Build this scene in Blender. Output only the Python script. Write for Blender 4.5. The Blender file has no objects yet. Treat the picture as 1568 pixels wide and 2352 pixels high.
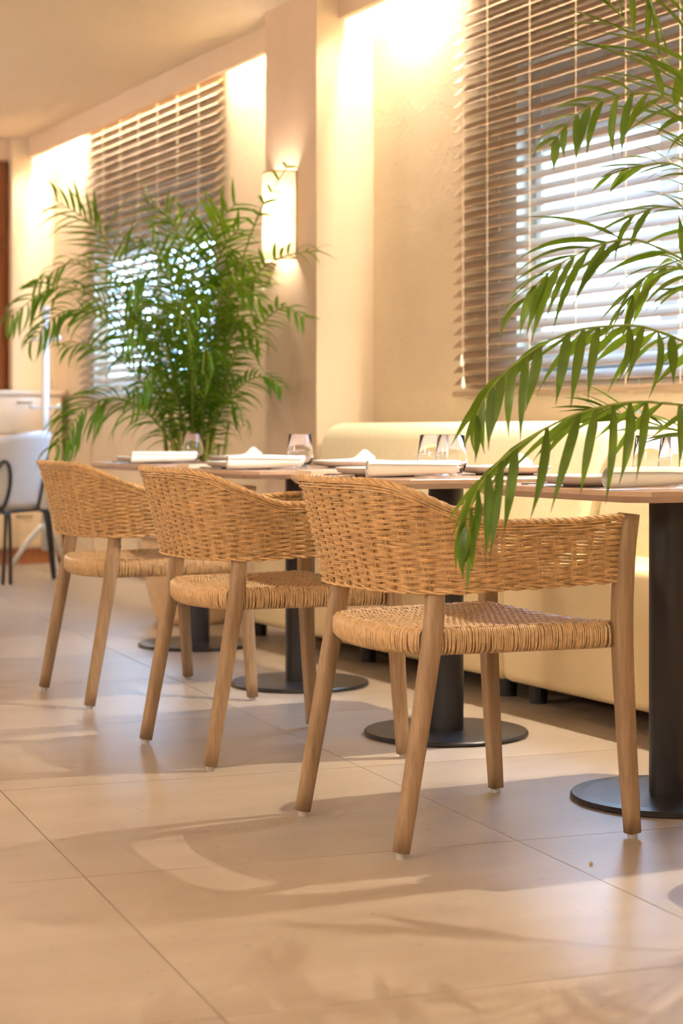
import bpy, math, random
import numpy as np
from mathutils import Vector, Matrix

random.seed(7)
rng = np.random.default_rng(11)
S = bpy.context.scene
C = S.collection
PI = math.pi

# ------------------------------------------------------------------ camera
# world X runs from the room towards the window wall, world Y runs along that wall.
YAW = math.radians(26.2)
CAMH = 0.87
FPX = 4300.0
HOR = 990.0
SY, CY = math.sin(YAW), math.cos(YAW)
cam_d = bpy.data.cameras.new('camera')
cam = bpy.data.objects.new('camera', cam_d)
C.objects.link(cam)
cam.location = (0, 0, CAMH)
cam.rotation_euler = (PI / 2, 0, -YAW)
cam_d.sensor_fit = 'VERTICAL'
cam_d.sensor_height = 36
cam_d.sensor_width = 24
cam_d.lens = FPX / 2352 * 36
cam_d.shift_y = -(1176 - HOR) / 2352
cam_d.clip_start = 0.05
cam_d.dof.use_dof = True
cam_d.dof.focus_distance = 4.4
cam_d.dof.aperture_fstop = 4.2
S.camera = cam

# ------------------------------------------------------------------ world, exposure
S.view_settings.view_transform = 'Standard'
S.view_settings.look = 'None'
S.view_settings.gamma = 1.0
S.view_settings.use_curve_mapping = False
S.view_settings.exposure = 1.28
S.cycles.use_denoising = True
S.cycles.transparent_max_bounces = 12
S.cycles.max_bounces = 10
S.cycles.diffuse_bounces = 3
S.cycles.glossy_bounces = 3
S.cycles.transmission_bounces = 10
S.cycles.use_adaptive_sampling = True
S.cycles.adaptive_threshold = 0.13
S.cycles.adaptive_min_samples = 16
W = bpy.data.worlds.new('World')
S.world = W
W.use_nodes = True
bg = W.node_tree.nodes['Background']
bg.inputs[0].default_value = (0.31, 0.58, 1.0, 1)
bg.inputs[1].default_value = 13.0

WARM = (1.0, 0.90, 0.73)
WARM2 = (1.0, 0.90, 0.68)
COVE_SPOT = 13.0
COVE_STRIP = 29.0
SCONCE = 170.0
FILL_GLOW = 38.0  # glow of the added fill globes

WIN = [(4.45, 6.27), (9.38, 11.38)]        # window openings along the wall
WZ0, WZ1 = 1.06, 2.30
WALLX = 3.85

def portal(y0, y1):
    l = bpy.data.lights.new('window_portal', 'AREA')
    l.shape = 'RECTANGLE'
    l.size = y1 - y0
    l.size_y = WZ1 - WZ0
    l.cycles.is_portal = True
    o = bpy.data.objects.new('window_portal', l)
    o.location = (4.13, (y0 + y1) / 2, (WZ0 + WZ1) / 2)
    o.rotation_euler = (PI / 2, 0, PI / 2)
    C.objects.link(o)
for a, b in WIN:
    portal(a, b)

# ------------------------------------------------------------------ helpers
def P(px, py, d):
    """photo pixel + depth along the view axis -> point of the room"""
    X = (px - 784) / FPX * d
    z = CAMH - (py - HOR) / FPX * d
    return Vector((X * CY + d * SY, -X * SY + d * CY, z))

class MB:
    def __init__(s):
        s.v = []; s.f = []; s.n = 0; s.uv = []
    def add(s, verts, faces, uv=None):
        verts = np.asarray(verts, float).reshape(-1, 3)
        for f in faces:
            s.f.append([int(i) + s.n for i in f])
        s.v.append(verts)
        s.uv.append(np.zeros((len(verts), 2)) if uv is None else np.asarray(uv, float))
        s.n += len(verts)
        return s
    def quads(s, verts, q, uv=None):
        verts = np.asarray(verts, float).reshape(-1, 3)
        s.f.extend((np.asarray(q) + s.n).tolist())
        s.v.append(verts)
        s.uv.append(np.zeros((len(verts), 2)) if uv is None else np.asarray(uv, float))
        s.n += len(verts)
        return s
    def box(s, x0, x1, y0, y1, z0, z1):
        v = [(x0,y0,z0),(x1,y0,z0),(x1,y1,z0),(x0,y1,z0),(x0,y0,z1),(x1,y0,z1),(x1,y1,z1),(x0,y1,z1)]
        return s.add(v, [(0,3,2,1),(4,5,6,7),(0,1,5,4),(1,2,6,5),(2,3,7,6),(3,0,4,7)])
    def prism(s, poly, z0, z1):
        n = len(poly)
        v = [(x, y, z0) for x, y in poly] + [(x, y, z1) for x, y in poly]
        f = [tuple(range(n - 1, -1, -1)), tuple(range(n, 2 * n))]
        f += [(i, (i + 1) % n, n + (i + 1) % n, n + i) for i in range(n)]
        return s.add(v, f)
    def tube(s, pts, r, n=6, up=(0, 0, 1), closed=False, caps=True, flat=1.0, power=2.0, rot=0.0):
        p = np.asarray(pts, float)
        m = len(p)
        if closed:
            t = np.roll(p, -1, 0) - np.roll(p, 1, 0)
        else:
            t = np.gradient(p, axis=0)
        t /= np.linalg.norm(t, axis=1, keepdims=True) + 1e-12
        u = np.broadcast_to(np.asarray(up, float), p.shape).copy()
        u = u - (u * t).sum(1, keepdims=True) * t
        nu = np.linalg.norm(u, axis=1, keepdims=True)
        bad = nu[:, 0] < 1e-4
        if bad.any():
            alt = np.array((1.0, 0.13, 0.0))
            u[bad] = alt - (t[bad] @ alt)[:, None] * t[bad]
            nu = np.linalg.norm(u, axis=1, keepdims=True)
        u /= nu
        w = np.cross(t, u)
        r = np.broadcast_to(np.asarray(r, float), (m,))
        a = np.arange(n) * 2 * PI / n + rot
        ca, sa = np.cos(a), np.sin(a)
        if power != 2.0:
            ca = np.sign(ca) * np.abs(ca) ** (2 / power); sa = np.sign(sa) * np.abs(sa) ** (2 / power)
        v = p[:, None, :] + r[:, None, None] * (ca[None, :, None] * u[:, None, :] + flat * sa[None, :, None] * w[:, None, :])
        i = np.arange(m if closed else m - 1)[:, None] * n
        j = np.arange(n)[None, :]
        i2 = (i + n) % (m * n)
        q = np.stack([i + j, i + (j + 1) % n, i2 + (j + 1) % n, i2 + j], -1).reshape(-1, 4)
        uv = np.zeros((m * n, 2)); uv[:, 0] = np.repeat(np.linspace(0, 1, m), n)
        s.quads(v.reshape(-1, 3), q, uv)
        if caps and not closed:
            b = s.n - m * n
            s.f.append(list(range(b + n - 1, b - 1, -1)))
            s.f.append(list(range(b + (m - 1) * n, b + m * n)))
        return s
    def lathe(s, prof, n=32, c=(0, 0), a0=0.0, a1=2 * PI):
        full = abs(a1 - a0 - 2 * PI) < 1e-6
        m = len(prof)
        k = n if full else n + 1
        ang = a0 + (a1 - a0) * np.arange(k) / n
        pr = np.asarray(prof, float)
        v = np.zeros((k, m, 3))
        v[:, :, 0] = c[0] + np.cos(ang)[:, None] * pr[None, :, 0]
        v[:, :, 1] = c[1] + np.sin(ang)[:, None] * pr[None, :, 0]
        v[:, :, 2] = pr[None, :, 1]
        i = np.arange(n)[:, None]
        j = np.arange(m - 1)[None, :]
        i2 = (i + 1) % k
        q = np.stack([i * m + j, i2 * m + j, i2 * m + j + 1, i * m + j + 1], -1).reshape(-1, 4)
        return s.quads(v.reshape(-1, 3), q)
    def mesh(s, name, smooth=False):
        me = bpy.data.meshes.new(name)
        v = np.concatenate(s.v)
        me.from_pydata(v.tolist(), [], s.f)
        uvl = me.uv_layers.new(name='UVMap')
        li = np.zeros(len(me.loops), dtype=np.int32)
        me.loops.foreach_get('vertex_index', li)
        uvl.data.foreach_set('uv', np.concatenate(s.uv)[li].ravel())
        if smooth:
            me.polygons.foreach_set('use_smooth', np.ones(len(me.polygons), dtype=bool))
        me.update()
        return me
    def build(s, name, mat, parent=None, smooth=False, bevel=0.0, seg=2, auto=None):
        me = s.mesh(name, smooth)
        return put(name, me, mat, parent, bevel, seg, auto)

def put(name, me, mat, parent=None, bevel=0.0, seg=2, auto=None):
    if mat is not None and not me.materials:
        me.materials.append(mat)
    o = bpy.data.objects.new(name, me)
    C.objects.link(o)
    if parent is not None:
        o.parent = parent
    if bevel:
        b = o.modifiers.new('bevel', 'BEVEL')
        b.width = bevel; b.segments = seg; b.limit_method = 'ANGLE'; b.angle_limit = math.radians(35)
        b.harden_normals = False
        me.polygons.foreach_set('use_smooth', np.ones(len(me.polygons), dtype=bool))
    if auto:
        me.polygons.foreach_set('use_smooth', np.ones(len(me.polygons), dtype=bool))
        w = o.modifiers.new('wn', 'WEIGHTED_NORMAL'); w.keep_sharp = True
    return o

def tag(o, label=None, cat=None, group=None, kind=None):
    if label: o['label'] = label
    if cat: o['category'] = cat
    if group: o['group'] = group
    if kind: o['kind'] = kind
    return o

def empty(name, loc=(0, 0, 0), rz=0.0, label=None, cat=None, group=None):
    o = bpy.data.objects.new(name, None)
    o.empty_display_size = 0.05
    C.objects.link(o)
    o.location = loc
    o.rotation_euler = (0, 0, rz)
    return tag(o, label, cat, group)

def copy_tree(o, parent=None):
    c = o.copy(); C.objects.link(c); c.parent = parent
    for ch in list(o.children):
        copy_tree(ch, c)
    return c

def crom(pts, n):
    """smooth curve through control points, n samples"""
    p = np.asarray([list(q) for q in pts], float)
    p = np.vstack([2 * p[0] - p[1], p, 2 * p[-1] - p[-2]])
    k = len(p) - 3
    out = []
    for t in np.linspace(0, k - 1e-6, n):
        i = int(t); u = t - i
        a, b, c, d = p[i:i + 4]
        out.append(0.5 * ((2 * b) + (c - a) * u + (2 * a - 5 * b + 4 * c - d) * u * u + (3 * b - a - 3 * c + d) * u ** 3))
    return np.array(out)

def sstep(a, b, x):
    t = np.clip((np.asarray(x, float) - a) / (b - a), 0, 1)
    return t * t * (3 - 2 * t)

# ------------------------------------------------------------------ materials
def M(name, col, rough=0.5, spec=0.5, metal=0.0, var=None, bump=None, scale3=(1, 1, 1), coat=0.0, rnd=0.0, transm=0.0, sheen=0.0, vor=None):
    m = bpy.data.materials.new(name)
    m.use_nodes = True
    nt = m.node_tree
    N, L = nt.nodes, nt.links
    p = N['Principled BSDF']
    p.inputs['Base Color'].default_value = (*col, 1)
    p.inputs['Roughness'].default_value = rough
    p.inputs['Specular IOR Level'].default_value = spec
    p.inputs['Metallic'].default_value = metal
    p.inputs['Coat Weight'].default_value = coat
    p.inputs['Transmission Weight'].default_value = transm
    p.inputs['Sheen Weight'].default_value = sheen
    tc = N.new('ShaderNodeTexCoord')
    mp = N.new('ShaderNodeMapping')
    mp.inputs['Scale'].default_value = scale3
    L.new(tc.outputs['Object'], mp.inputs['Vector'])
    vec = mp.outputs['Vector']
    colout = None
    if var:
        sc, amt, det = var
        nz = N.new('ShaderNodeTexNoise')
        nz.inputs['Scale'].default_value = sc
        nz.inputs['Detail'].default_value = det
        nz.inputs['Roughness'].default_value = 0.6
        L.new(vec, nz.inputs['Vector'])
        mr = N.new('ShaderNodeMapRange')
        mr.inputs['From Min'].default_value = 0.3
        mr.inputs['From Max'].default_value = 0.7
        mr.inputs['To Min'].default_value = 1 - amt
        mr.inputs['To Max'].default_value = 1 + amt
        L.new(nz.outputs['Fac'], mr.inputs['Value'])
        mx = N.new('ShaderNodeMix')
        mx.data_type = 'RGBA'; mx.blend_type = 'MULTIPLY'
        mx.inputs[0].default_value = 1
        mx.inputs[6].default_value = (*col, 1)
        L.new(mr.outputs[0], mx.inputs[7])
        colout = mx.outputs[2]
    if rnd:
        oi = N.new('ShaderNodeObjectInfo')
        mr2 = N.new('ShaderNodeMapRange')
        mr2.inputs['To Min'].default_value = 1 - rnd
        mr2.inputs['To Max'].default_value = 1 + rnd
        L.new(oi.outputs['Random'], mr2.inputs['Value'])
        mx2 = N.new('ShaderNodeMix')
        mx2.data_type = 'RGBA'; mx2.blend_type = 'MULTIPLY'
        mx2.inputs[0].default_value = 1
        if colout: L.new(colout, mx2.inputs[6])
        else: mx2.inputs[6].default_value = (*col, 1)
        L.new(mr2.outputs[0], mx2.inputs[7])
        colout = mx2.outputs[2]
    if colout: L.new(colout, p.inputs['Base Color'])
    if bump:
        sc, st, dist = bump
        if vor:
            nb = N.new('ShaderNodeTexVoronoi'); nb.inputs['Scale'].default_value = sc
            out = nb.outputs['Distance']
        else:
            nb = N.new('ShaderNodeTexNoise'); nb.inputs['Scale'].default_value = sc; nb.inputs['Detail'].default_value = 4
            out = nb.outputs['Fac']
        L.new(vec, nb.inputs['Vector'])
        b = N.new('ShaderNodeBump')
        b.inputs['Strength'].default_value = st
        b.inputs['Distance'].default_value = dist
        L.new(out, b.inputs['Height'])
        L.new(b.outputs[0], p.inputs['Normal'])
    m['p'] = 1
    return m

def plaster_mat():
    """trowelled plaster: flat with curved raised trowel strokes"""
    m = M('trowelled_plaster', (0.74, 0.60, 0.44), 0.72, 0.25, var=(2.2, 0.05, 4))
    nt = m.node_tree; N, L = nt.nodes, nt.links
    p = N['Principled BSDF']
    tc = N.new('ShaderNodeTexCoord')
    n1 = N.new('ShaderNodeTexNoise'); n1.inputs['Scale'].default_value = 5; n1.inputs['Detail'].default_value = 3; n1.inputs['Distortion'].default_value = 1.8
    L.new(tc.outputs['Object'], n1.inputs['Vector'])
    cr = N.new('ShaderNodeValToRGB')
    cr.color_ramp.elements[0].position = 0.46; cr.color_ramp.elements[1].position = 0.50
    e = cr.color_ramp.elements.new(0.56); e.color = (0.55, 0.55, 0.55, 1)
    L.new(n1.outputs['Fac'], cr.inputs[0])
    n2 = N.new('ShaderNodeTexNoise'); n2.inputs['Scale'].default_value = 22; n2.inputs['Detail'].default_value = 5
    L.new(tc.outputs['Object'], n2.inputs['Vector'])
    ad = N.new('ShaderNodeMath'); ad.operation = 'MULTIPLY_ADD'; ad.inputs[1].default_value = 0.5
    L.new(n2.outputs['Fac'], ad.inputs[0]); L.new(cr.outputs[0], ad.inputs[2])
    b = N.new('ShaderNodeBump'); b.inputs['Strength'].default_value = 0.20; b.inputs['Distance'].default_value = 0.006
    L.new(ad.outputs[0], b.inputs['Height']); L.new(b.outputs[0], p.inputs['Normal'])
    return m

def wood_mat(name, c1, c2, rough=0.55, axis=2, sc=26, spec=0.35, rnd=0.06):
    m = M(name, c1, rough, spec)
    nt = m.node_tree; N, L = nt.nodes, nt.links
    p = N['Principled BSDF']
    tc = N.new('ShaderNodeTexCoord')
    mp = N.new('ShaderNodeMapping')
    s3 = [1, 1, 1]; s3[axis] = 0.07
    mp.inputs['Scale'].default_value = s3
    L.new(tc.outputs['Object'], mp.inputs['Vector'])
    n1 = N.new('ShaderNodeTexNoise'); n1.inputs['Scale'].default_value = sc; n1.inputs['Detail'].default_value = 6; n1.inputs['Roughness'].default_value = 0.65; n1.inputs['Distortion'].default_value = 0.6
    L.new(mp.outputs[0], n1.inputs['Vector'])
    n2 = N.new('ShaderNodeTexNoise'); n2.inputs['Scale'].default_value = sc * 6; n2.inputs['Detail'].default_value = 3
    L.new(mp.outputs[0], n2.inputs['Vector'])
    cr = N.new('ShaderNodeValToRGB')
    cr.color_ramp.elements[0].position = 0.32; cr.color_ramp.elements[0].color = (*c2, 1)
    cr.color_ramp.elements[1].position = 0.66; cr.color_ramp.elements[1].color = (*c1, 1)
    L.new(n1.outputs['Fac'], cr.inputs[0])
    mx = N.new('ShaderNodeMix'); mx.data_type = 'RGBA'; mx.blend_type = 'MULTIPLY'; mx.inputs[0].default_value = 0.35
    mr = N.new('ShaderNodeMapRange'); mr.inputs['From Min'].default_value = 0.35; mr.inputs['From Max'].default_value = 0.6; mr.inputs['To Min'].default_value = 0.45
    L.new(n2.outputs['Fac'], mr.inputs['Value'])
    L.new(cr.outputs[0], mx.inputs[6]); L.new(mr.outputs[0], mx.inputs[7])
    oi = N.new('ShaderNodeObjectInfo')
    mr2 = N.new('ShaderNodeMapRange'); mr2.inputs['To Min'].default_value = 1 - rnd; mr2.inputs['To Max'].default_value = 1 + rnd
    L.new(oi.outputs['Random'], mr2.inputs['Value'])
    mx2 = N.new('ShaderNodeMix'); mx2.data_type = 'RGBA'; mx2.blend_type = 'MULTIPLY'; mx2.inputs[0].default_value = 1
    L.new(mx.outputs[2], mx2.inputs[6]); L.new(mr2.outputs[0], mx2.inputs[7])
    L.new(mx2.outputs[2], p.inputs['Base Color'])
    b = N.new('ShaderNodeBump'); b.inputs['Strength'].default_value = 0.12; b.inputs['Distance'].default_value = 0.002
    L.new(n2.outputs['Fac'], b.inputs['Height']); L.new(b.outputs[0], p.inputs['Normal'])
    return m

def tile_mat():
    m = M('stone_look_tile', (0.60, 0.45, 0.33), 0.30, 0.75)
    nt = m.node_tree; N, L = nt.nodes, nt.links
    p = N['Principled BSDF']
    tc = N.new('ShaderNodeTexCoord')
    oi = N.new('ShaderNodeObjectInfo')
    ad = N.new('ShaderNodeVectorMath'); ad.operation = 'ADD'
    ml = N.new('ShaderNodeMath'); ml.operation = 'MULTIPLY'; ml.inputs[1].default_value = 37.0
    L.new(oi.outputs['Random'], ml.inputs[0])
    L.new(tc.outputs['Object'], ad.inputs[0]); L.new(ml.outputs[0], ad.inputs[1])
    mp = N.new('ShaderNodeMapping'); mp.inputs['Scale'].default_value = (0.45, 1.6, 1)
    L.new(ad.outputs[0], mp.inputs['Vector'])
    n1 = N.new('ShaderNodeTexNoise'); n1.inputs['Scale'].default_value = 5; n1.inputs['Detail'].default_value = 8; n1.inputs['Roughness'].default_value = 0.62; n1.inputs['Distortion'].default_value = 0.4
    L.new(mp.outputs[0], n1.inputs['Vector'])
    cr = N.new('ShaderNodeValToRGB')
    e = cr.color_ramp.elements
    e[0].position = 0.25; e[0].color = (0.33, 0.26, 0.205, 1)
    e[1].position = 0.75; e[1].color = (0.44, 0.36, 0.295, 1)
    L.new(n1.outputs['Fac'], cr.inputs[0])
    n3 = N.new('ShaderNodeTexNoise'); n3.inputs['Scale'].default_value = 46; n3.inputs['Detail'].default_value = 2
    L.new(ad.outputs[0], n3.inputs['Vector'])
    cr3 = N.new('ShaderNodeValToRGB'); cr3.color_ramp.elements[0].position = 0.24; cr3.color_ramp.elements[0].color = (0.72, 0.68, 0.64, 1); cr3.color_ramp.elements[1].position = 0.32
    L.new(n3.outputs['Fac'], cr3.inputs[0])
    mx0 = N.new('ShaderNodeMix'); mx0.data_type = 'RGBA'; mx0.blend_type = 'MULTIPLY'; mx0.inputs[0].default_value = 1
    L.new(cr.outputs[0], mx0.inputs[6]); L.new(cr3.outputs[0], mx0.inputs[7])
    mr = N.new('ShaderNodeMapRange'); mr.inputs['To Min'].default_value = 0.95; mr.inputs['To Max'].default_value = 1.05
    L.new(oi.outputs['Random'], mr.inputs['Value'])
    mx = N.new('ShaderNodeMix'); mx.data_type = 'RGBA'; mx.blend_type = 'MULTIPLY'; mx.inputs[0].default_value = 1
    L.new(mx0.outputs[2], mx.inputs[6]); L.new(mr.outputs[0], mx.inputs[7])
    L.new(mx.outputs[2], p.inputs['Base Color'])
    mr2 = N.new('ShaderNodeMapRange'); mr2.inputs['To Min'].default_value = 0.30; mr2.inputs['To Max'].default_value = 0.40
    L.new(n1.outputs['Fac'], mr2.inputs['Value']); L.new(mr2.outputs[0], p.inputs['Roughness'])
    n2 = N.new('ShaderNodeTexNoise'); n2.inputs['Scale'].default_value = 60; n2.inputs['Detail'].default_value = 4
    L.new(tc.outputs['Object'], n2.inputs['Vector'])
    b = N.new('ShaderNodeBump'); b.inputs['Strength'].default_value = 0.06; b.inputs['Distance'].default_value = 0.002
    L.new(n2.outputs['Fac'], b.inputs['Height']); L.new(b.outputs[0], p.inputs['Normal'])
    return m

def leaf_mat(name, c1, c2, tip=(0.16, 0.085, 0.035), trans=(0.30, 0.48, 0.03)):
    m = bpy.data.materials.new(name); m.use_nodes = True
    nt = m.node_tree; N, L = nt.nodes, nt.links
    p = N['Principled BSDF']; out = N['Material Output']
    p.inputs['Roughness'].default_value = 0.38
    p.inputs['Specular IOR Level'].default_value = 0.45
    uv = N.new('ShaderNodeUVMap'); uv.uv_map = 'UVMap'
    sp = N.new('ShaderNodeSeparateXYZ'); L.new(uv.outputs[0], sp.inputs[0])
    tc = N.new('ShaderNodeTexCoord'); oi = N.new('ShaderNodeObjectInfo')
    nz = N.new('ShaderNodeTexNoise'); nz.inputs['Scale'].default_value = 6
    av = N.new('ShaderNodeVectorMath'); av.operation = 'ADD'
    ml = N.new('ShaderNodeMath'); ml.operation = 'MULTIPLY'; ml.inputs[1].default_value = 50
    L.new(oi.outputs['Random'], ml.inputs[0]); L.new(ml.outputs[0], av.inputs[1]); L.new(tc.outputs['Object'], av.inputs[0])
    L.new(av.outputs[0], nz.inputs['Vector'])
    mx = N.new('ShaderNodeMix'); mx.data_type = 'RGBA'
    mr0 = N.new('ShaderNodeMapRange'); mr0.inputs['From Min'].default_value = 0.35; mr0.inputs['From Max'].default_value = 0.65
    L.new(nz.outputs['Fac'], mr0.inputs['Value'])
    mrx = N.new('ShaderNodeMix'); mrx.inputs[0].default_value = 0.6
    L.new(mr0.outputs[0], mrx.inputs[2]); L.new(oi.outputs['Random'], mrx.inputs[3])
    L.new(mrx.outputs[0], mx.inputs[0])
    mx.inputs[6].default_value = (*c1, 1); mx.inputs[7].default_value = (*c2, 1)
    ad = N.new('ShaderNodeMath'); ad.operation = 'MULTIPLY_ADD'; ad.inputs[1].default_value = 0.10
    L.new(nz.outputs['Fac'], ad.inputs[0]); L.new(sp.outputs[0], ad.inputs[2])
    mr = N.new('ShaderNodeMapRange'); mr.inputs['From Min'].default_value = 0.955; mr.inputs['From Max'].default_value = 1.0
    L.new(ad.outputs[0], mr.inputs['Value'])
    mt = N.new('ShaderNodeMix'); mt.data_type = 'RGBA'
    L.new(mr.outputs[0], mt.inputs[0]); L.new(mx.outputs[2], mt.inputs[6]); mt.inputs[7].default_value = (*tip, 1)
    L.new(mt.outputs[2], p.inputs['Base Color'])
    tr = N.new('ShaderNodeBsdfTranslucent')
    mt2 = N.new('ShaderNodeMix'); mt2.data_type = 'RGBA'
    L.new(mr.outputs[0], mt2.inputs[0]); mt2.inputs[6].default_value = (*trans, 1); mt2.inputs[7].default_value = (*tip, 1)
    L.new(mt2.outputs[2], tr.inputs[0])
    ms = N.new('ShaderNodeMixShader'); ms.inputs[0].default_value = 0.34
    L.new(p.outputs[0], ms.inputs[1]); L.new(tr.outputs[0], ms.inputs[2]); L.new(ms.outputs[0], out.inputs[0])
    return m

def thin_glass(name, tint=(1, 1, 1), refl=0.07):
    m = bpy.data.materials.new(name); m.use_nodes = True
    nt = m.node_tree; N, L = nt.nodes, nt.links
    out = N['Material Output']; N.remove(N['Principled BSDF'])
    t = N.new('ShaderNodeBsdfTransparent'); t.inputs[0].default_value = (*tint, 1)
    g = N.new('ShaderNodeBsdfGlossy'); g.inputs['Roughness'].default_value = 0.02
    ms = N.new('ShaderNodeMixShader'); ms.inputs[0].default_value = refl
    L.new(t.outputs[0], ms.inputs[1]); L.new(g.outputs[0], ms.inputs[2]); L.new(ms.outputs[0], out.inputs[0])
    return m

def shade_mat():
    m = bpy.data.materials.new('lamp_parchment'); m.use_nodes = True
    nt = m.node_tree; N, L = nt.nodes, nt.links
    out = N['Material Output']; p = N['Principled BSDF']
    p.inputs['Base Color'].default_value = (0.90, 0.78, 0.58, 1); p.inputs['Roughness'].default_value = 0.7
    tr = N.new('ShaderNodeBsdfTranslucent')
    tc = N.new('ShaderNodeTexCoord'); nz = N.new('ShaderNodeTexNoise'); nz.inputs['Scale'].default_value = 14; nz.inputs['Detail'].default_value = 5
    L.new(tc.outputs['Object'], nz.inputs['Vector'])
    cr = N.new('ShaderNodeValToRGB'); cr.color_ramp.elements[0].color = (0.84, 0.66, 0.42, 1); cr.color_ramp.elements[1].color = (0.97, 0.86, 0.66, 1)
    L.new(nz.outputs['Fac'], cr.inputs[0]); L.new(cr.outputs[0], tr.inputs[0])
    ms = N.new('ShaderNodeMixShader'); ms.inputs[0].default_value = 0.11
    L.new(p.outputs[0], ms.inputs[1]); L.new(tr.outputs[0], ms.inputs[2]); L.new(ms.outputs[0], out.inputs[0])
    return m

def emit_mat(name, col, st):
    m = bpy.data.materials.new(name); m.use_nodes = True
    p = m.node_tree.nodes['Principled BSDF']
    p.inputs['Base Color'].default_value = (*col, 1)
    p.inputs['Emission Color'].default_value = (*col, 1)
    p.inputs['Emission Strength'].default_value = st
    return m

def fabric_knit():
    m = M('knit_fabric', (0.84, 0.74, 0.53), 0.85, 0.15, var=(60, 0.05, 3), sheen=0.2)
    nt = m.node_tree; N, L = nt.nodes, nt.links
    p = N['Principled BSDF']
    tc = N.new('ShaderNodeTexCoord')
    mp = N.new('ShaderNodeMapping'); mp.inputs['Rotation'].default_value = (0, PI / 2, 0)
    L.new(tc.outputs['Object'], mp.inputs['Vector'])
    sw = N.new('ShaderNodeSeparateXYZ'); L.new(tc.outputs['Object'], sw.inputs[0])
    cb = N.new('ShaderNodeCombineXYZ'); L.new(sw.outputs[1], cb.inputs[0]); L.new(sw.outputs[2], cb.inputs[1])
    br = N.new('ShaderNodeTexBrick'); br.inputs['Scale'].default_value = 38; br.inputs['Mortar Size'].default_value = 0.06; br.inputs['Mortar Smooth'].default_value = 0.8
    L.new(cb.outputs[0], br.inputs['Vector'])
    b = N.new('ShaderNodeBump'); b.inputs['Strength'].default_value = 0.3; b.inputs['Distance'].default_value = 0.004; b.invert = True
    L.new(br.outputs['Fac'], b.inputs['Height']); L.new(b.outputs[0], p.inputs['Normal'])
    return m

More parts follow.
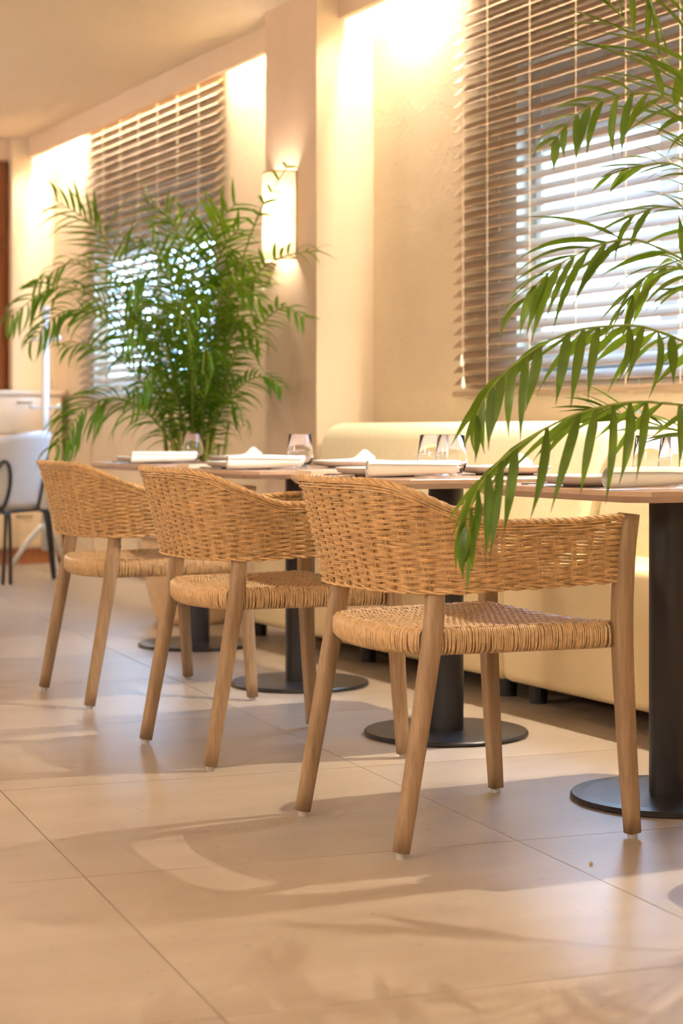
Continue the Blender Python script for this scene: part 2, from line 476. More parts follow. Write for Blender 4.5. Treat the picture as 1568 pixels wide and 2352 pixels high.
MT = dict(
    plaster=plaster_mat(),
    paint=M('beige_paint', (0.74, 0.60, 0.45), 0.7, 0.25, var=(3, 0.02, 3), bump=(90, 0.04, 0.002)),
    paint_room=M('warm_wall_paint', (0.72, 0.55, 0.40), 0.7, 0.25, var=(2, 0.03, 3), bump=(90, 0.04, 0.002)),
    pillar=M('taupe_paint', (0.74, 0.55, 0.425), 0.62, 0.3, var=(4, 0.03, 3), bump=(70, 0.04, 0.002)),
    beam=M('beam_paint', (0.80, 0.62, 0.48), 0.65, 0.25, var=(3, 0.02, 3), bump=(70, 0.04, 0.002)),
    ceil=M('ceiling_paint', (0.85, 0.70, 0.54), 0.75, 0.2, var=(2, 0.02, 2), bump=(60, 0.03, 0.002)),
    tile=tile_mat(),
    grout=M('grout', (0.30, 0.22, 0.16), 0.8, 0.2),
    rattan=M('rattan', (0.55, 0.325, 0.14), 0.42, 0.45, var=(55, 0.28, 4), rnd=0.03),
    rattan_seat=M('rattan_seat', (0.54, 0.34, 0.17), 0.40, 0.45, var=(70, 0.24, 4), rnd=0.03),
    teak=wood_mat('weathered_teak', (0.41, 0.265, 0.155), (0.27, 0.165, 0.09)),
    glide=M('clear_glide', (0.42, 0.39, 0.36), 0.25, 0.5, bump=(40, 0.02, 0.001)),
    black=M('black_powder_coat', (0.012, 0.012, 0.017), 0.34, 0.5, bump=(260, 0.05, 0.0006)),
    tabletop=M('compact_laminate_tabletop', (0.50, 0.33, 0.235), 0.28, 0.5, var=(40, 0.05, 3)),
    vinyl=M('cream_upholstery', (0.93, 0.74, 0.44), 0.5, 0.35, var=(3, 0.03, 3), bump=(160, 0.04, 0.001)),
    knit=fabric_knit(),
    linen=M('white_linen', (0.95, 0.92, 0.88), 0.8, 0.2, var=(30, 0.03, 3), bump=(120, 0.12, 0.002), sheen=0.3),
    china=M('white_china', (0.80, 0.77, 0.73), 0.18, 0.5, var=(10, 0.02, 2)),
    stone=M('greige_stoneware', (0.62, 0.52, 0.45), 0.35, 0.5, var=(25, 0.06, 3)),
    board=M('beige_board', (0.70, 0.55, 0.40), 0.5, 0.4, var=(20, 0.05, 3)),
    steel=M('cutlery_steel', (0.60, 0.60, 0.62), 0.16, 0.5, 1.0, var=(8, 0.05, 2)),
    glass=M('clear_glass', (1, 1, 1), 0.0, 0.5, transm=1.0),
    pane=thin_glass('window_glass'),
    print=M('white_print', (0.95, 0.95, 0.95), 0.6, 0.2, bump=(80, 0.02, 0.0005)),
    slat=wood_mat('blind_wood', (0.47, 0.335, 0.225), (0.39, 0.27, 0.175), 0.45, axis=1, sc=14),
    cord=M('blind_cord', (0.80, 0.63, 0.44), 0.8, 0.2, var=(60, 0.1, 2)),
    acrylic=M('white_tassel', (0.88, 0.83, 0.76), 0.3, 0.5, var=(20, 0.02, 2)),
    pvc=M('white_window_frame', (0.78, 0.79, 0.80), 0.35, 0.5, var=(6, 0.02, 2)),
    terracotta=M('terracotta_pot', (0.76, 0.53, 0.33), 0.65, 0.3, var=(14, 0.10, 4), bump=(50, 0.1, 0.003)),
    soil=M('potting_soil', (0.06, 0.04, 0.025), 0.95, 0.1, var=(30, 0.4, 4), bump=(60, 0.8, 0.01)),
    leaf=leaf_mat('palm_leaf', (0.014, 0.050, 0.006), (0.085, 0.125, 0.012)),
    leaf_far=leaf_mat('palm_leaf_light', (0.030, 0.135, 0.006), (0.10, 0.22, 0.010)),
    stem=M('palm_stem', (0.22, 0.27, 0.045), 0.42, 0.4, var=(20, 0.2, 3)),
    cane=M('palm_cane', (0.30, 0.30, 0.05), 0.45, 0.4, var=(16, 0.25, 3)),
    shade=shade_mat(),
    bulb=emit_mat('bulb_glow', WARM, SCONCE),
    lens=emit_mat('lamp_lens', (1.0, 0.82, 0.58), 4),
    opal=emit_mat('fill_globe_glow', WARM, FILL_GLOW),
    brass=M('dark_bronze', (0.20, 0.12, 0.07), 0.4, 0.5, 0.8, var=(20, 0.1, 2)),
    white=M('white_lacquer', (0.62, 0.61, 0.62), 0.22, 0.5, var=(8, 0.02, 2)),
    cab=M('cabinet_cream', (0.72, 0.54, 0.36), 0.28, 0.5, var=(5, 0.04, 3)),
    door=wood_mat('brown_door_wood', (0.50, 0.19, 0.085), (0.36, 0.125, 0.05), 0.4, axis=2, sc=8),
    crumb=M('bread_crumb', (0.50, 0.36, 0.22), 0.9, 0.1, var=(90, 0.2, 3)),
)

# ------------------------------------------------------------------ room shell
CEILZ = 2.84
BEAMX = 3.677
PILX = 3.567
RX0, RY0, RY1 = -3.2, -3.2, 12.5

def structure(o):
    o['kind'] = 'structure'
    return o

# floor: bed of grout, each tile a slab of its own on it
b = MB(); b.box(RX0, WALLX, RY0, RY1, -0.06, -0.0025)
floor = structure(b.build('floor', MT['grout']))
TW = 0.932
ta = math.radians(-5.9)
e1 = np.array((-math.sin(ta), math.cos(ta)))       # along the rows
e2 = np.array((math.cos(ta), math.sin(ta)))
org = P(194, 2014, FPX * CAMH / (2014 - HOR))
org = np.array((org.x, org.y))
def clip_poly(poly, x0, x1, y0, y1):
    def half(poly, f):
        out = []
        for i in range(len(poly)):
            a, c = poly[i], poly[(i + 1) % len(poly)]
            fa, fc = f(a), f(c)
            if fa >= 0: out.append(a)
            if (fa >= 0) != (fc >= 0):
                t = fa / (fa - fc)
                out.append(a + (c - a) * t)
        return out
    for f in (lambda p: p[0] - x0, lambda p: x1 - p[0], lambda p: p[1] - y0, lambda p: y1 - p[1]):
        if poly: poly = half(poly, f)
    return poly
g = 0.0013
full_tile = None
for i in range(-9, 15):
    for j in range(-8, 7):
        c0 = org + e1 * TW * i + e2 * TW * j
        poly = [c0 + e1 * (g) + e2 * g, c0 + e1 * g + e2 * (TW - g), c0 + e1 * (TW - g) + e2 * (TW - g), c0 + e1 * (TW - g) + e2 * g]
        cen = c0 + (e1 + e2) * TW / 2
        dep = cen[0] * SY + cen[1] * CY
        pl = clip_poly(poly, RX0, WALLX, RY0, RY1)
        if len(pl) < 3: continue
        whole = len(pl) == 4 and all(np.allclose(a, c) for a, c in zip(pl, poly))
        if whole and full_tile is not None:
            o = put('tile', full_tile, None, floor, )
            o.location = (c0[0], c0[1], 0)
        else:
            mb = MB(); mb.prism([tuple(np.array(q) - c0) for q in pl], -0.0024, 0.0)
            o = mb.build('tile', MT['tile'], floor)
            o.location = (c0[0], c0[1], 0)
            if whole: full_tile = o.data

# window wall with its two openings
b = MB()
ys = [RY0] + [v for w in WIN for v in w] + [RY1]
WT = 4.20
for k in range(0, len(ys), 2):
    b.box(WALLX, WT, ys[k], ys[k + 1], 0, 3.0)
for (a, c) in WIN:
    b.box(WALLX, WT, a, c, 0, WZ0)
    b.box(WALLX, WT, a, c, WZ1, 3.0)
structure(b.build('wall_right', MT['plaster']))
b = MB(); b.box(RX0, WALLX + 0.0, RY1, RY1 + 0.12, 0, 3.0)
structure(b.build('wall_far', MT['paint']))
b = MB(); b.box(RX0 - 0.12, RX0, RY0, RY1, 0, 3.0)
structure(b.build('wall_left', MT['paint_room']))
b = MB(); b.box(RX0, WALLX, RY0 - 0.12, RY0, 0, 3.0)
structure(b.build('wall_back', MT['paint_room']))
b = MB(); b.box(RX0, BEAMX, RY0, RY1, CEILZ, 3.0)
structure(b.build('ceiling', MT['ceil']))
b = MB(); b.box(BEAMX, WALLX, RY0, RY1, 2.94, 3.0)
structure(b.build('trim_1', MT['paint']))                 # lid of the light cove
PIL = [(2.5, 3.3), (7.50, 8.06)]
ys = [RY0, PIL[0][0], PIL[0][1], PIL[1][0], PIL[1][1], 12.25]
for k in range(0, 6, 2):                                     # beam in front of the cove
    b = MB(); b.box(BEAMX, BEAMX + 0.035, ys[k], ys[k + 1], 2.71, 2.94)
    structure(b.build('trim_%d' % (2 + k // 2), MT['beam']))
# columns: taupe face to the room, painted sides
for k, (a, c) in enumerate(PIL):
    b = MB(); b.box(PILX, WALLX, a, c, 0, 2.94)
    o = structure(b.build('trim_%d' % (5 + k), MT['paint']))
    o.data.materials.append(MT['pillar'])
    for p_ in o.data.polygons:
        if p_.normal.x < -0.9: p_.material_index = 1
b = MB(); b.box(PILX, WALLX, 12.25, 12.33, 0, 2.94)
structure(b.build('trim_7', MT['paint']))
b = MB(); b.box(RX0, WALLX, 12.33, 12.45, 2.70, CEILZ)
structure(b.build('trim_8', MT['pillar']))
b = MB()
for (a, c) in ((3.3, 7.5), (8.06, 12.25)):
    b.box(WALLX - 0.014, WALLX, a, c, 0, 0.09)
structure(b.build('baseboard_right', MT['paint']))

# brown wooden doors in the far wall
d = bpy.data.objects.new('door_1', None); C.objects.link(d); d['kind'] = 'structure'
d.location = (3.0, 12.49, 0)
b = MB(); b.box(-1.0, 0.84, -0.03, 0.01, 0, 2.70); b.build('door_backing', MT['door'], d)
for i in range(8):
    for (z0, z1) in ((0.06, 2.12), (2.15, 2.68)):
        x0 = -0.98 + i * 0.228
        b = MB(); b.box(x0, x0 + 0.205, -0.055, -0.03, z0, z1)
        b.build('panel', MT['door'], d, bevel=0.008)

# windows
for k, (a, c) in enumerate(WIN):
    w = bpy.data.objects.new('window_%d' % (k + 1), None); C.objects.link(w); w['kind'] = 'structure'
    w.location = (3.945, (a + c) / 2, 0)
    h = (c - a) / 2
    b = MB()
    gz0, gz1 = 1.18, 1.95
    b.box(-0.01, 0.06, -h, h, WZ0, gz0 - 0.07); b.box(-0.01, 0.06, -h, h, gz1 + 0.06, gz1 + 0.12)
    b.box(-0.01, 0.06, -h, -h + 0.045, gz0 - 0.07, gz1 + 0.06); b.box(-0.01, 0.06, h - 0.045, h, gz0 - 0.07, gz1 + 0.06)
    b.build('window_frame', MT['pvc'], w)
    b = MB(); b.box(-0.03, 0.10, -h, h, gz1 + 0.12, WZ1); b.build('shutter_box', MT['pvc'], w, bevel=0.006)
    for s in (-1, 1):
        y0, y1 = (0.0, h - 0.045) if s > 0 else (-h + 0.045, 0.0)
        b = MB()
        f = 0.11 if s > 0 else 0.11
        b.box(-0.035, 0.03, y0, y1, gz0 - 0.07, gz0); b.box(-0.035, 0.03, y0, y1, gz1, gz1 + 0.06)
        b.box(-0.035, 0.03, y0, y0 + 0.055, gz0, gz1); b.box(-0.035, 0.03, y1 - 0.055, y1, gz0, gz1)
        sa = b.build('sash', MT['pvc'], w, bevel=0.004)
        b = MB(); b.box(0.0, 0.004, y0 + 0.055, y1 - 0.055, gz0, gz1)
        b.build('pane', MT['pane'], sa)
    b = MB(); b.box(-0.095, -0.012, -h, h, WZ0, WZ0 + 0.02); b.build('window_sill', MT['pvc'], w, bevel=0.004)

# ------------------------------------------------------------------ lamps
def cove_lamp(y, label, e=1.0):
    o = empty('cove_downlight', (3.765, y, 2.90), 0, label, 'lamp', 'downlights in the window cove')
    b = MB(); b.lathe([(0.0, 0.04), (0.034, 0.04), (0.036, -0.02), (0.042, -0.022), (0.042, -0.028), (0.030, -0.028), (0.028, 0.01), (0.0, 0.01)], 24)
    b.build('housing', MT['brass'], o, smooth=False)
    b = MB(); b.lathe([(0.0, -0.010), (0.027, -0.010), (0.027, 0.004), (0, 0.004)], 20); b.build('lens', MT['lens'], o)
    l = bpy.data.lights.new('cove_spot', 'SPOT')
    l.energy = COVE_SPOT * e; l.color = WARM2; l.spot_size = math.radians(150); l.spot_blend = 0.5; l.shadow_soft_size = 0.022
    lo = bpy.data.objects.new('cove_spot', l); C.objects.link(lo); lo.parent = o
    lo.location = (0, 0, -0.13); lo.rotation_euler = (0, math.radians(22), 0)
    return o
cove_lamp(7.08, 'cove downlight above plain wall between lit column and large blind', 0.6)
cove_lamp(8.42, 'cove downlight just beyond the column with the wall lamp')
cove_lamp(11.78, 'farthest cove downlight, above wall left of the far blind')
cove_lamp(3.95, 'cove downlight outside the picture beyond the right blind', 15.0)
def cove_strip(y0, y1):
    l = bpy.data.lights.new('cove_strip', 'AREA'); l.shape = 'RECTANGLE'; l.size = y1 - y0; l.size_y = 0.03
    l.energy = COVE_STRIP * (y1 - y0) / 4; l.color = WARM2
    o = bpy.data.objects.new('cove_strip', l); C.objects.link(o)
    o.location = (3.738, (y0 + y1) / 2, 2.90); o.rotation_euler = (0, 0, PI / 2)
cove_strip(3.35, 7.45); cove_strip(8.1, 12.2)

# wall sconce on the column
sc = empty('wall_sconce', (PILX, 7.82, 1.65), 0, 'glowing half-round parchment wall lamp on the taupe column', 'lamp')
b = MB()
prof = [(0.110, 0.0), (0.110, 0.40)]
b.lathe(prof, 28, (0, 0), PI / 2, 3 * PI / 2); b.build('lamp_shade', MT['shade'], sc, smooth=True)
b = MB()
for z in (0.0, 0.40):
    an = np.linspace(PI / 2, 3 * PI / 2, 24)
    b.tube(np.stack([0.1095 * np.cos(an), 0.1095 * np.sin(an), np.full(24, z)], 1), 0.003, 6)
for s in (-1, 1):
    b.tube([(-0.002, s * 0.1095, 0), (-0.002, s * 0.1095, 0.4)], 0.003, 6)
b.build('shade_wire', MT['brass'], sc, smooth=True)
b = MB(); b.box(-0.012, 0, -0.03, 0.03, 0.08, 0.32); b.build('back_plate', MT['brass'], sc, bevel=0.003)
for z in (0.115, 0.285):
    b = MB(); b.lathe([(0.0, -0.03), (0.012, -0.026), (0.020, -0.01), (0.018, 0.008), (0.009, 0.022), (0.008, 0.03), (0, 0.03)], 16)
    o = b.build('bulb', MT['bulb'], sc, smooth=True); o.location = (-0.055, 0, z)

# added globe lamps, all out of view, giving the room warm fill light
def fill_pendant(x, y, label, dz=0.0):
    o = empty('fill_globe', (x, y, CEILZ), 0, label, 'lamp', 'added fill globes out of view')
    b = MB(); b.lathe([(0, 0), (0.06, 0), (0.055, -0.025), (0, -0.03)], 24); b.build('ceiling_rose', MT['brass'], o)
    b = MB(); b.tube([(0, 0, -0.02), (0, 0, -1.1 + dz)], 0.004, 6); b.build('cord', MT['black'], o)
    b = MB(); b.lathe([(0.17 * math.sin(t), -1.25 + dz - 0.17 * math.cos(t)) for t in np.linspace(0, PI, 20)], 28); b.build('globe', MT['opal'], o, smooth=True)
fill_pendant(-1.9, -0.8, 'added fill globe at the back of the room, left')
fill_pendant(1.4, -1.2, 'added fill globe at the back of the room, right')
fill_pendant(-0.9, 2.6, 'added fill globe left of the camera')
fill_pendant(0.8, 10.8, 'added fill globe hung high at the far end of the walkway', 0.45)
fill_pendant(-1.3, 5.2, 'added fill globe above the walkway')

# ------------------------------------------------------------------ venetian blinds
SP = 0.0512
def blind(y0, y1, zb, zt, label, cords):
    o = empty('venetian_blind', (3.802, (y0 + y1) / 2, zb), 0, label, 'blind', 'wooden venetian blinds')
    h = (y1 - y0) / 2
    tilt = math.radians(40)
    mb = MB()
    w = 0.030
    prof = []
    for t in np.linspace(-1, 1, 5):
        prof.append((t * w, 0.0016 * (1 - t * t)))
    up = [(x, z + 0.0014) for x, z in prof]; lo_ = [(x, z - 0.0014) for x, z in reversed(prof)]
    ring = [(x * math.cos(tilt) - z * math.sin(tilt), x * math.sin(tilt) + z * math.cos(tilt)) for x, z in up + lo_]
    n = len(ring)
    v = [(x, -h, z) for x, z in ring] + [(x, h, z) for x, z in ring]
    f = [(i, (i + 1) % n, n + (i + 1) % n, n + i) for i in range(n)] + [tuple(range(n - 1, -1, -1)), tuple(range(n, 2 * n))]
    mb.add(v, f)
    me = mb.mesh('slat')
    me.materials.append(MT['slat'])
    k = 0
    z = 0.055
    while zb + z < zt:
        s = put('slat', me, None, o); s.location = (0, rng.uniform(-0.002, 0.002), z)
        s.rotation_euler = (rng.uniform(-0.0015, 0.0015), rng.uniform(-0.03, 0.03), 0)
        z += SP; k += 1
    b = MB(); b.box(-0.027, 0.027, -h, h, -0.012, 0.012); b.build('bottom_rail', MT['slat'], o, bevel=0.004)
    b = MB(); b.box(-0.028, 0.028, -h, h, zt - zb, zt - zb + 0.05); b.build('head_rail', MT['slat'], o, bevel=0.003)
    for y in cords:
        b = MB()
        for dx in (-0.0275, 0.0275):
            b.tube([(dx, y - (y0 + y1) / 2, 0.01), (dx, y - (y0 + y1) / 2, zt - zb)], 0.0016, 5)
        b.build('ladder_cord', MT['cord'], o)
        b = MB(); b.lathe([(0, -0.02), (0.009, -0.018), (0.009, -0.012), (0, -0.012)], 10, (0, y - (y0 + y1) / 2)); b.build('rail_button', MT['cord'], o)
    return o
bl = blind(4.27, 6.65, 1.02, 2.76, 'large wooden venetian blind on the right, behind the near palm', [6.37 - 0.315 * i for i in range(7)])
for yy, zz in ((6.555, 1.165), (6.545, 1.075)):
    b = MB(); b.tube([(-0.036, yy - 5.46, zz + 0.02 - 1.03), (-0.034, yy - 5.46, 2.76 - 1.03)], 0.0014, 5); b.build('lift_cord', MT['cord'], bl)
    b = MB(); b.lathe([(0, 0.024), (0.004, 0.022), (0.008, -0.006), (0.010, -0.016), (0.007, -0.024), (0, -0.026)], 14)
    t = b.build('cord_tassel', MT['acrylic'], bl, smooth=True); t.location = (-0.036, yy - 5.46, zz - 1.03)
blind(9.18, 11.50, 1.03, 2.76, 'wooden venetian blind in the far bay, behind the big potted palm', [9.42 + 0.315 * i for i in range(6)])

# ------------------------------------------------------------------ banquette bench
def rbox(mb, x0, x1, y0, y1, z0, z1): return mb.box(x0, x1, y0, y1, z0, z1)
def bench(y0, y1, label):
    o = empty('banquette_module', (3.12, (y0 + y1) / 2, 0), 0, label, 'bench', 'cream banquette modules')
    h = (y1 - y0) / 2 - 0.003
    b = MB(); b.box(0, 0.50, -h, h, 0.065, 0.475); b.build('seat', MT['vinyl'], o, bevel=0.035, seg=5)
    b = MB()
    pr = [(0.30, 0.40), (0.42, 0.905), (0.66, 0.905), (0.70, 0.40)]
    v = [(x, -h, z) for x, z in pr] + [(x, h, z) for x, z in pr]
    b.add(v, [(0, 1, 2, 3), (7, 6, 5, 4), (0, 4, 5, 1), (1, 5, 6, 2), (2, 6, 7, 3), (3, 7, 4, 0)])
    b.build('backrest', MT['knit'], o, bevel=0.075, seg=7)
    b = MB(); b.box(0.44, 0.70, -h + 0.01, h - 0.01, 0.065, 0.45); b.build('back_frame', MT['vinyl'], o, bevel=0.01)
    for x in (0.09, 0.60):
        for y in (-h + 0.07, h - 0.07) if h < 0.8 else (-h + 0.09, 0.0, h - 0.09):
            b = MB(); b.lathe([(0, 0), (0.028, 0), (0.032, 0.07), (0, 0.07)], 20); f = b.build('foot', MT['black'], o, smooth=False)
            f.location = (x, y, 0)
    return o
bench(5.19, 7.40, 'cream upholstered banquette module beside the lit column')
bench(3.35, 5.19, 'cream upholstered banquette module nearest the right picture edge')

# ------------------------------------------------------------------ bistro tables
TZ = 0.742
TABLES = [(2.653, 3.63), (2.642, 4.69), (2.71, 5.83), (2.83, 7.08)]
TWHERE = ['nearest table at the right edge', 'second table from the right', 'third table from the right', 'farthest table by the pillar palm']
def make_table(label):
    o = empty('bistro_table', (0, 0, 0), 0, label, 'table', 'square pedestal tables along the bench')
    h, c = 0.35, 0.045
    b = MB()
    oct_ = [(-h + c, -h), (h - c, -h), (h, -h + c), (h, h - c), (h - c, h), (-h + c, h), (-h, h - c), (-h, -h + c)]
    s = 0.965
    n = 8
    v = [(x * s, y * s, TZ - 0.026) for x, y in oct_] + [(x, y, TZ - 0.012) for x, y in oct_] + [(x, y, TZ - 0.002) for x, y in oct_] + [(x * 0.995, y * 0.995, TZ) for x, y in oct_]
    f = [tuple(range(7, -1, -1)), tuple(range(24, 32))]
    for k in range(3):
        f += [(k * n + i, k * n + (i + 1) % n, (k + 1) * n + (i + 1) % n, (k + 1) * n + i) for i in range(n)]
    b.add(v, f); b.build('tabletop', MT['tabletop'], o)
    b = MB(); b.lathe([(0.0505, 0.012), (0.0505, TZ - 0.032)], 40); b.build('pole', MT['black'], o, smooth=True)
    b = MB(); b.lathe([(0, 0.001), (0.232, 0.001), (0.2355, 0.004), (0.2355, 0.010), (0.232, 0.014), (0.20, 0.0155), (0.0, 0.0155)], 72); b.build('base_disc', MT['black'], o)
    b = MB(); b.box(-0.14, 0.14, -0.14, 0.14, TZ - 0.033, TZ - 0.026); b.build('top_plate', MT['black'], o, bevel=0.002)
    return o
tabs = []
for i, (x, y) in enumerate(TABLES):
    lab = 'square table on a thick black pedestal, ' + ['cut by the right picture edge', 'behind the nearest rattan chair', 'behind the middle rattan chair', 'behind the farthest rattan chair'][i]
    if i == 0: t = make_table(lab)
    else:
        t = copy_tree(tabs[0]); t['label'] = lab
    t.location = (x, y, 0)
    tabs.append(t)

# ------------------------------------------------------------------ rattan armchair
def plan(phi, k):
    """back band outline: phi -90..90 deg around the back, k 0 bottom .. 1 top"""
    n = 3.0
    a = 0.285 + 0.060 * k
    bb = 0.283 + 0.012 * k
    c, s = np.cos(phi), np.sin(phi)
    return np.stack([0.02 - a * np.abs(c) ** (2 / n), bb * np.sign(s) * np.abs(s) ** (2 / n)], -1)
ZB, ZA, ZT = 0.545, 0.687, 0.768
# arc-length table of the middle outline: straight arm, curved back, straight arm
def outline(k, m=400):
    ph = np.linspace(-PI / 2, PI / 2, m)
    cur = plan(ph, k)
    bb = cur[-1, 1]
    st = np.linspace(0.262, 0.02, 60)[:-1]
    r = np.stack([st, np.full(59, -bb)], -1)
    l = np.stack([st[::-1], np.full(59, bb)], -1)
    return np.vstack([r, cur, l]), np.concatenate([np.zeros(59), np.cos(ph), np.zeros(59)])
OUT = [outline(k) for k in np.linspace(0, 1, 9)]
def surf(s, z):
    """point on the band at arc fraction s (0..1) and height z, plus outward normal"""
    s = np.atleast_1d(np.asarray(s, float)); z = np.broadcast_to(np.asarray(z, float), s.shape)
    k = np.clip((z - ZB) / (ZT - ZB), 0, 1)
    pts = []
    for (o, _) in (OUT[0], OUT[-1]):
        d = np.concatenate([[0], np.cumsum(np.linalg.norm(np.diff(o, axis=0), axis=1))]); d /= d[-1]
        pts.append((np.interp(s, d, o[:, 0]), np.interp(s, d, o[:, 1])))
    x = pts[0][0] * (1 - k) + pts[1][0] * k
    y = pts[0][1] * (1 - k) + pts[1][1] * k
    # gentle belly of the band
    p = np.stack([x, y, z], -1)
    e = 1e-3
    return p
def topz(s):
    o, c = OUT[4]
    d = np.concatenate([[0], np.cumsum(np.linalg.norm(np.diff(o, axis=0), axis=1))]); d /= d[-1]
    cc = np.interp(s, d, c)
    front = np.minimum(np.asarray(s), 1 - np.asarray(s))
    return ZA + (ZT - ZA) * sstep(0.12, 0.98, cc) - 0.006 * sstep(0.02, 0.10, front) * (1 - sstep(0.1, 0.4, cc))
def botz(s):
    front = np.minimum(np.asarray(s), 1 - np.asarray(s))
    return ZB + 0.006 * (1 - sstep(0.0, 0.2, front)) - 0.006 * sstep(0.2, 0.3, front)
def nrm(s, z):
    e = 2e-3
    a = surf(np.clip(s - e, 0, 1), z); b_ = surf(np.clip(s + e, 0, 1), z)
    t = b_ - a
    n = np.stack([-t[:, 1], t[:, 0], np.zeros(len(t))], -1)
    n /= np.linalg.norm(n, axis=1, keepdims=True)
    # outward: away from the chair centre
    cdir = a - np.array((0.12, 0, 0)); cdir[:, 2] = 0
    sg = np.sign((n * cdir).sum(1, keepdims=True)); sg[sg == 0] = 1
    return n * sg

NST = 35
def make_chair(label):
    r = np.random.default_rng(5)
    o = empty('rattan_armchair', (0, 0, 0), 0, label, 'chair', 'woven rattan armchairs')
    # --- weavers
    b = MB()
    z = ZB + 0.007
    row = 0
    while z < ZT - 0.012:
        ss = np.linspace(0.006, 0.994, 231)
        ok = topz(ss) > z + 0.010
        # contiguous run around the back (or the whole length)
        if ok.all() or ok[0]:
            runs = [ss[ok]] if ok.all() else None
        idx = np.where(ok)[0]
        if len(idx) > 6:
            s0, s1 = ss[idx[0]], ss[idx[-1]]
            m = int((s1 - s0) * 231) + 2
            s = np.linspace(s0, s1, m)
            ph = s * (NST - 1) * PI + (PI if row % 2 else 0)
            off = 0.0046 * np.cos(ph)
            wob = 0.0014 * np.sin(s * 41 + z * 55) + 0.0010 * np.sin(s * 83 + z * 90) + 0.0004 * np.sin(s * 60 + r.uniform(0, 6))
            zb = botz(s) - ZB
            frac = np.clip((z - ZB) / 0.1, 0, 1)
            for q in (-1, 1):
                zz = z + wob + zb * (1 - frac) + q * 0.00160
                p = surf(s, zz) + nrm(s, zz) * (off + r.uniform(-0.0004, 0.0004))[:, None]
                p[:, 2] = zz
                b.tube(p, 0.00178, 5, flat=1.0)
        z += 0.0063 * r.uniform(0.95, 1.05)
        row += 1
    # courses that follow the sloping top edge
    for dz in (0.006, 0.012, 0.018):
        s = np.linspace(0.004, 0.996, 240)
        off = 0.0052 + 0.0016 * np.cos(s * (NST - 1) * PI + (PI if dz > 0.01 else 0))
        zz = topz(s) - dz
        p = surf(s, zz) + nrm(s, zz) * off[:, None]; p[:, 2] = zz
        b.tube(p, 0.0024, 5)
    w = b.build('woven_back', MT['rattan'], o, smooth=True); w['kind'] = 'stuff'
    w['label'] = 'golden rattan weave wrapped round the back and arms'
    # --- stakes
    b = MB()
    for j in range(NST):
        s0 = 0.01 + 0.98 * j / (NST - 1)
        for q in (-1, 0, 1):
            s = np.full(9, s0) + q * 0.0031
            s = np.clip(s, 0.002, 0.998)
            zz = botz(s) - 0.004 + (topz(s) - botz(s) + 0.002) * np.linspace(0, 1, 9)
            p = surf(s, zz); p[:, 2] = zz
            b.tube(p, 0.0020, 5, up=(0.3, 0.2, 0.01))
    w = b.build('stakes', MT['rattan'], o, smooth=True); w['kind'] = 'stuff'
    # --- rims
    b = MB()
    s = np.linspace(0.002, 0.998, 300)
    zz = topz(s)
    base = surf(s, zz); base[:, 2] = zz
    nn = nrm(s, zz)
    for q in range(3):
        a = s * 2 * PI * 26 + q * 2 * PI / 3
        p = base + nn * (0.0058 * np.cos(a))[:, None]; p[:, 2] += 0.0042 * np.sin(a)
        b.tube(p, 0.0042, 6)
    w = b.build('top_rim', MT['rattan'], o, smooth=True)
    b = MB()
    zz = botz(s)
    base = surf(s, zz); nn = nrm(s, zz)
    for q in range(2):
        a = s * 2 * PI * 17 + q * PI
        p = base + nn * (0.0048 * np.cos(a))[:, None]; p[:, 2] = zz + 0.003 * np.sin(a)
        b.tube(p, 0.0030, 6)
    b.build('bottom_rim', MT['rattan'], o, smooth=True)
    # --- hidden bent frame inside the weave
    b = MB()
    s = np.linspace(0.0, 1.0, 80)
    p = surf(s, 0.60) - nrm(s, 0.60) * 0.012; p[:, 2] = 0.60 + 0.05 * (topz(s) - ZA) / 0.08
    # --- legs
    for sy in (-1, 1):
        pf = crom([(0.270, sy * 0.283, 0.012), (0.256, sy * 0.281, 0.22), (0.246, sy * 0.279, 0.44), (0.249, sy * 0.283, 0.60), (0.258, sy * 0.287, 0.694)], 16)
        b = MB(); b.tube(pf, np.interp(pf[:, 2], [0, 0.25, 0.45, 0.7], [0.0165, 0.0195, 0.0215, 0.0205]), 16, up=(1, 0, 0), power=3.4)
        lg = b.build('leg', MT['teak'], o, smooth=True, auto=True)
        g_ = MB(); g_.lathe([(0, 0), (0.010, 0), (0.011, 0.013), (0, 0.013)], 14, (0.270, sy * 0.283)); g_.build('foot_glide', MT['glide'], lg)
        pr = crom([(-0.265, sy * 0.237, 0.012), (-0.227, sy * 0.233, 0.22), (-0.188, sy * 0.227, 0.44), (-0.176, sy * 0.218, 0.53), (-0.172, sy * 0.214, 0.585)], 16)
        b = MB(); b.tube(pr, np.interp(pr[:, 2], [0, 0.25, 0.45, 0.7], [0.0165, 0.0190, 0.0205, 0.0180]), 16, up=(1, 0, 0), power=2.8)
        lg = b.build('leg', MT['teak'], o, smooth=True, auto=True)
        g_ = MB(); g_.lathe([(0, 0), (0.010, 0), (0.011, 0.013), (0, 0.013)], 14, (-0.265, sy * 0.237)); g_.build('foot_glide', MT['glide'], lg)
    # --- seat rails (wood inside the wrapping)
    ZS = 0.462
    def edge(kind, t):
        t = np.asarray(t, float)
        if kind == 'right': return np.stack([-0.188 + t * 0.434, -0.232 - 0.047 * t, np.full_like(t, ZS)], -1)
        if kind == 'left': return np.stack([-0.188 + t * 0.434, 0.232 + 0.047 * t, np.full_like(t, ZS)], -1)
        if kind == 'rear':
            v = 2 * t - 1
            return np.stack([-0.188 - 0.050 * (1 - v * v), 0.232 * v, ZS - 0.004 * (1 - v * v)], -1)
        v = 2 * t - 1
        return np.stack([0.248 + 0.012 * (1 - v * v), 0.279 * v, ZS - 0.010 * (1 - v * v)], -1)
    inward = dict(right=(0, 1, 0), left=(0, -1, 0), rear=(1, 0, 0), front=(-1, 0, 0))
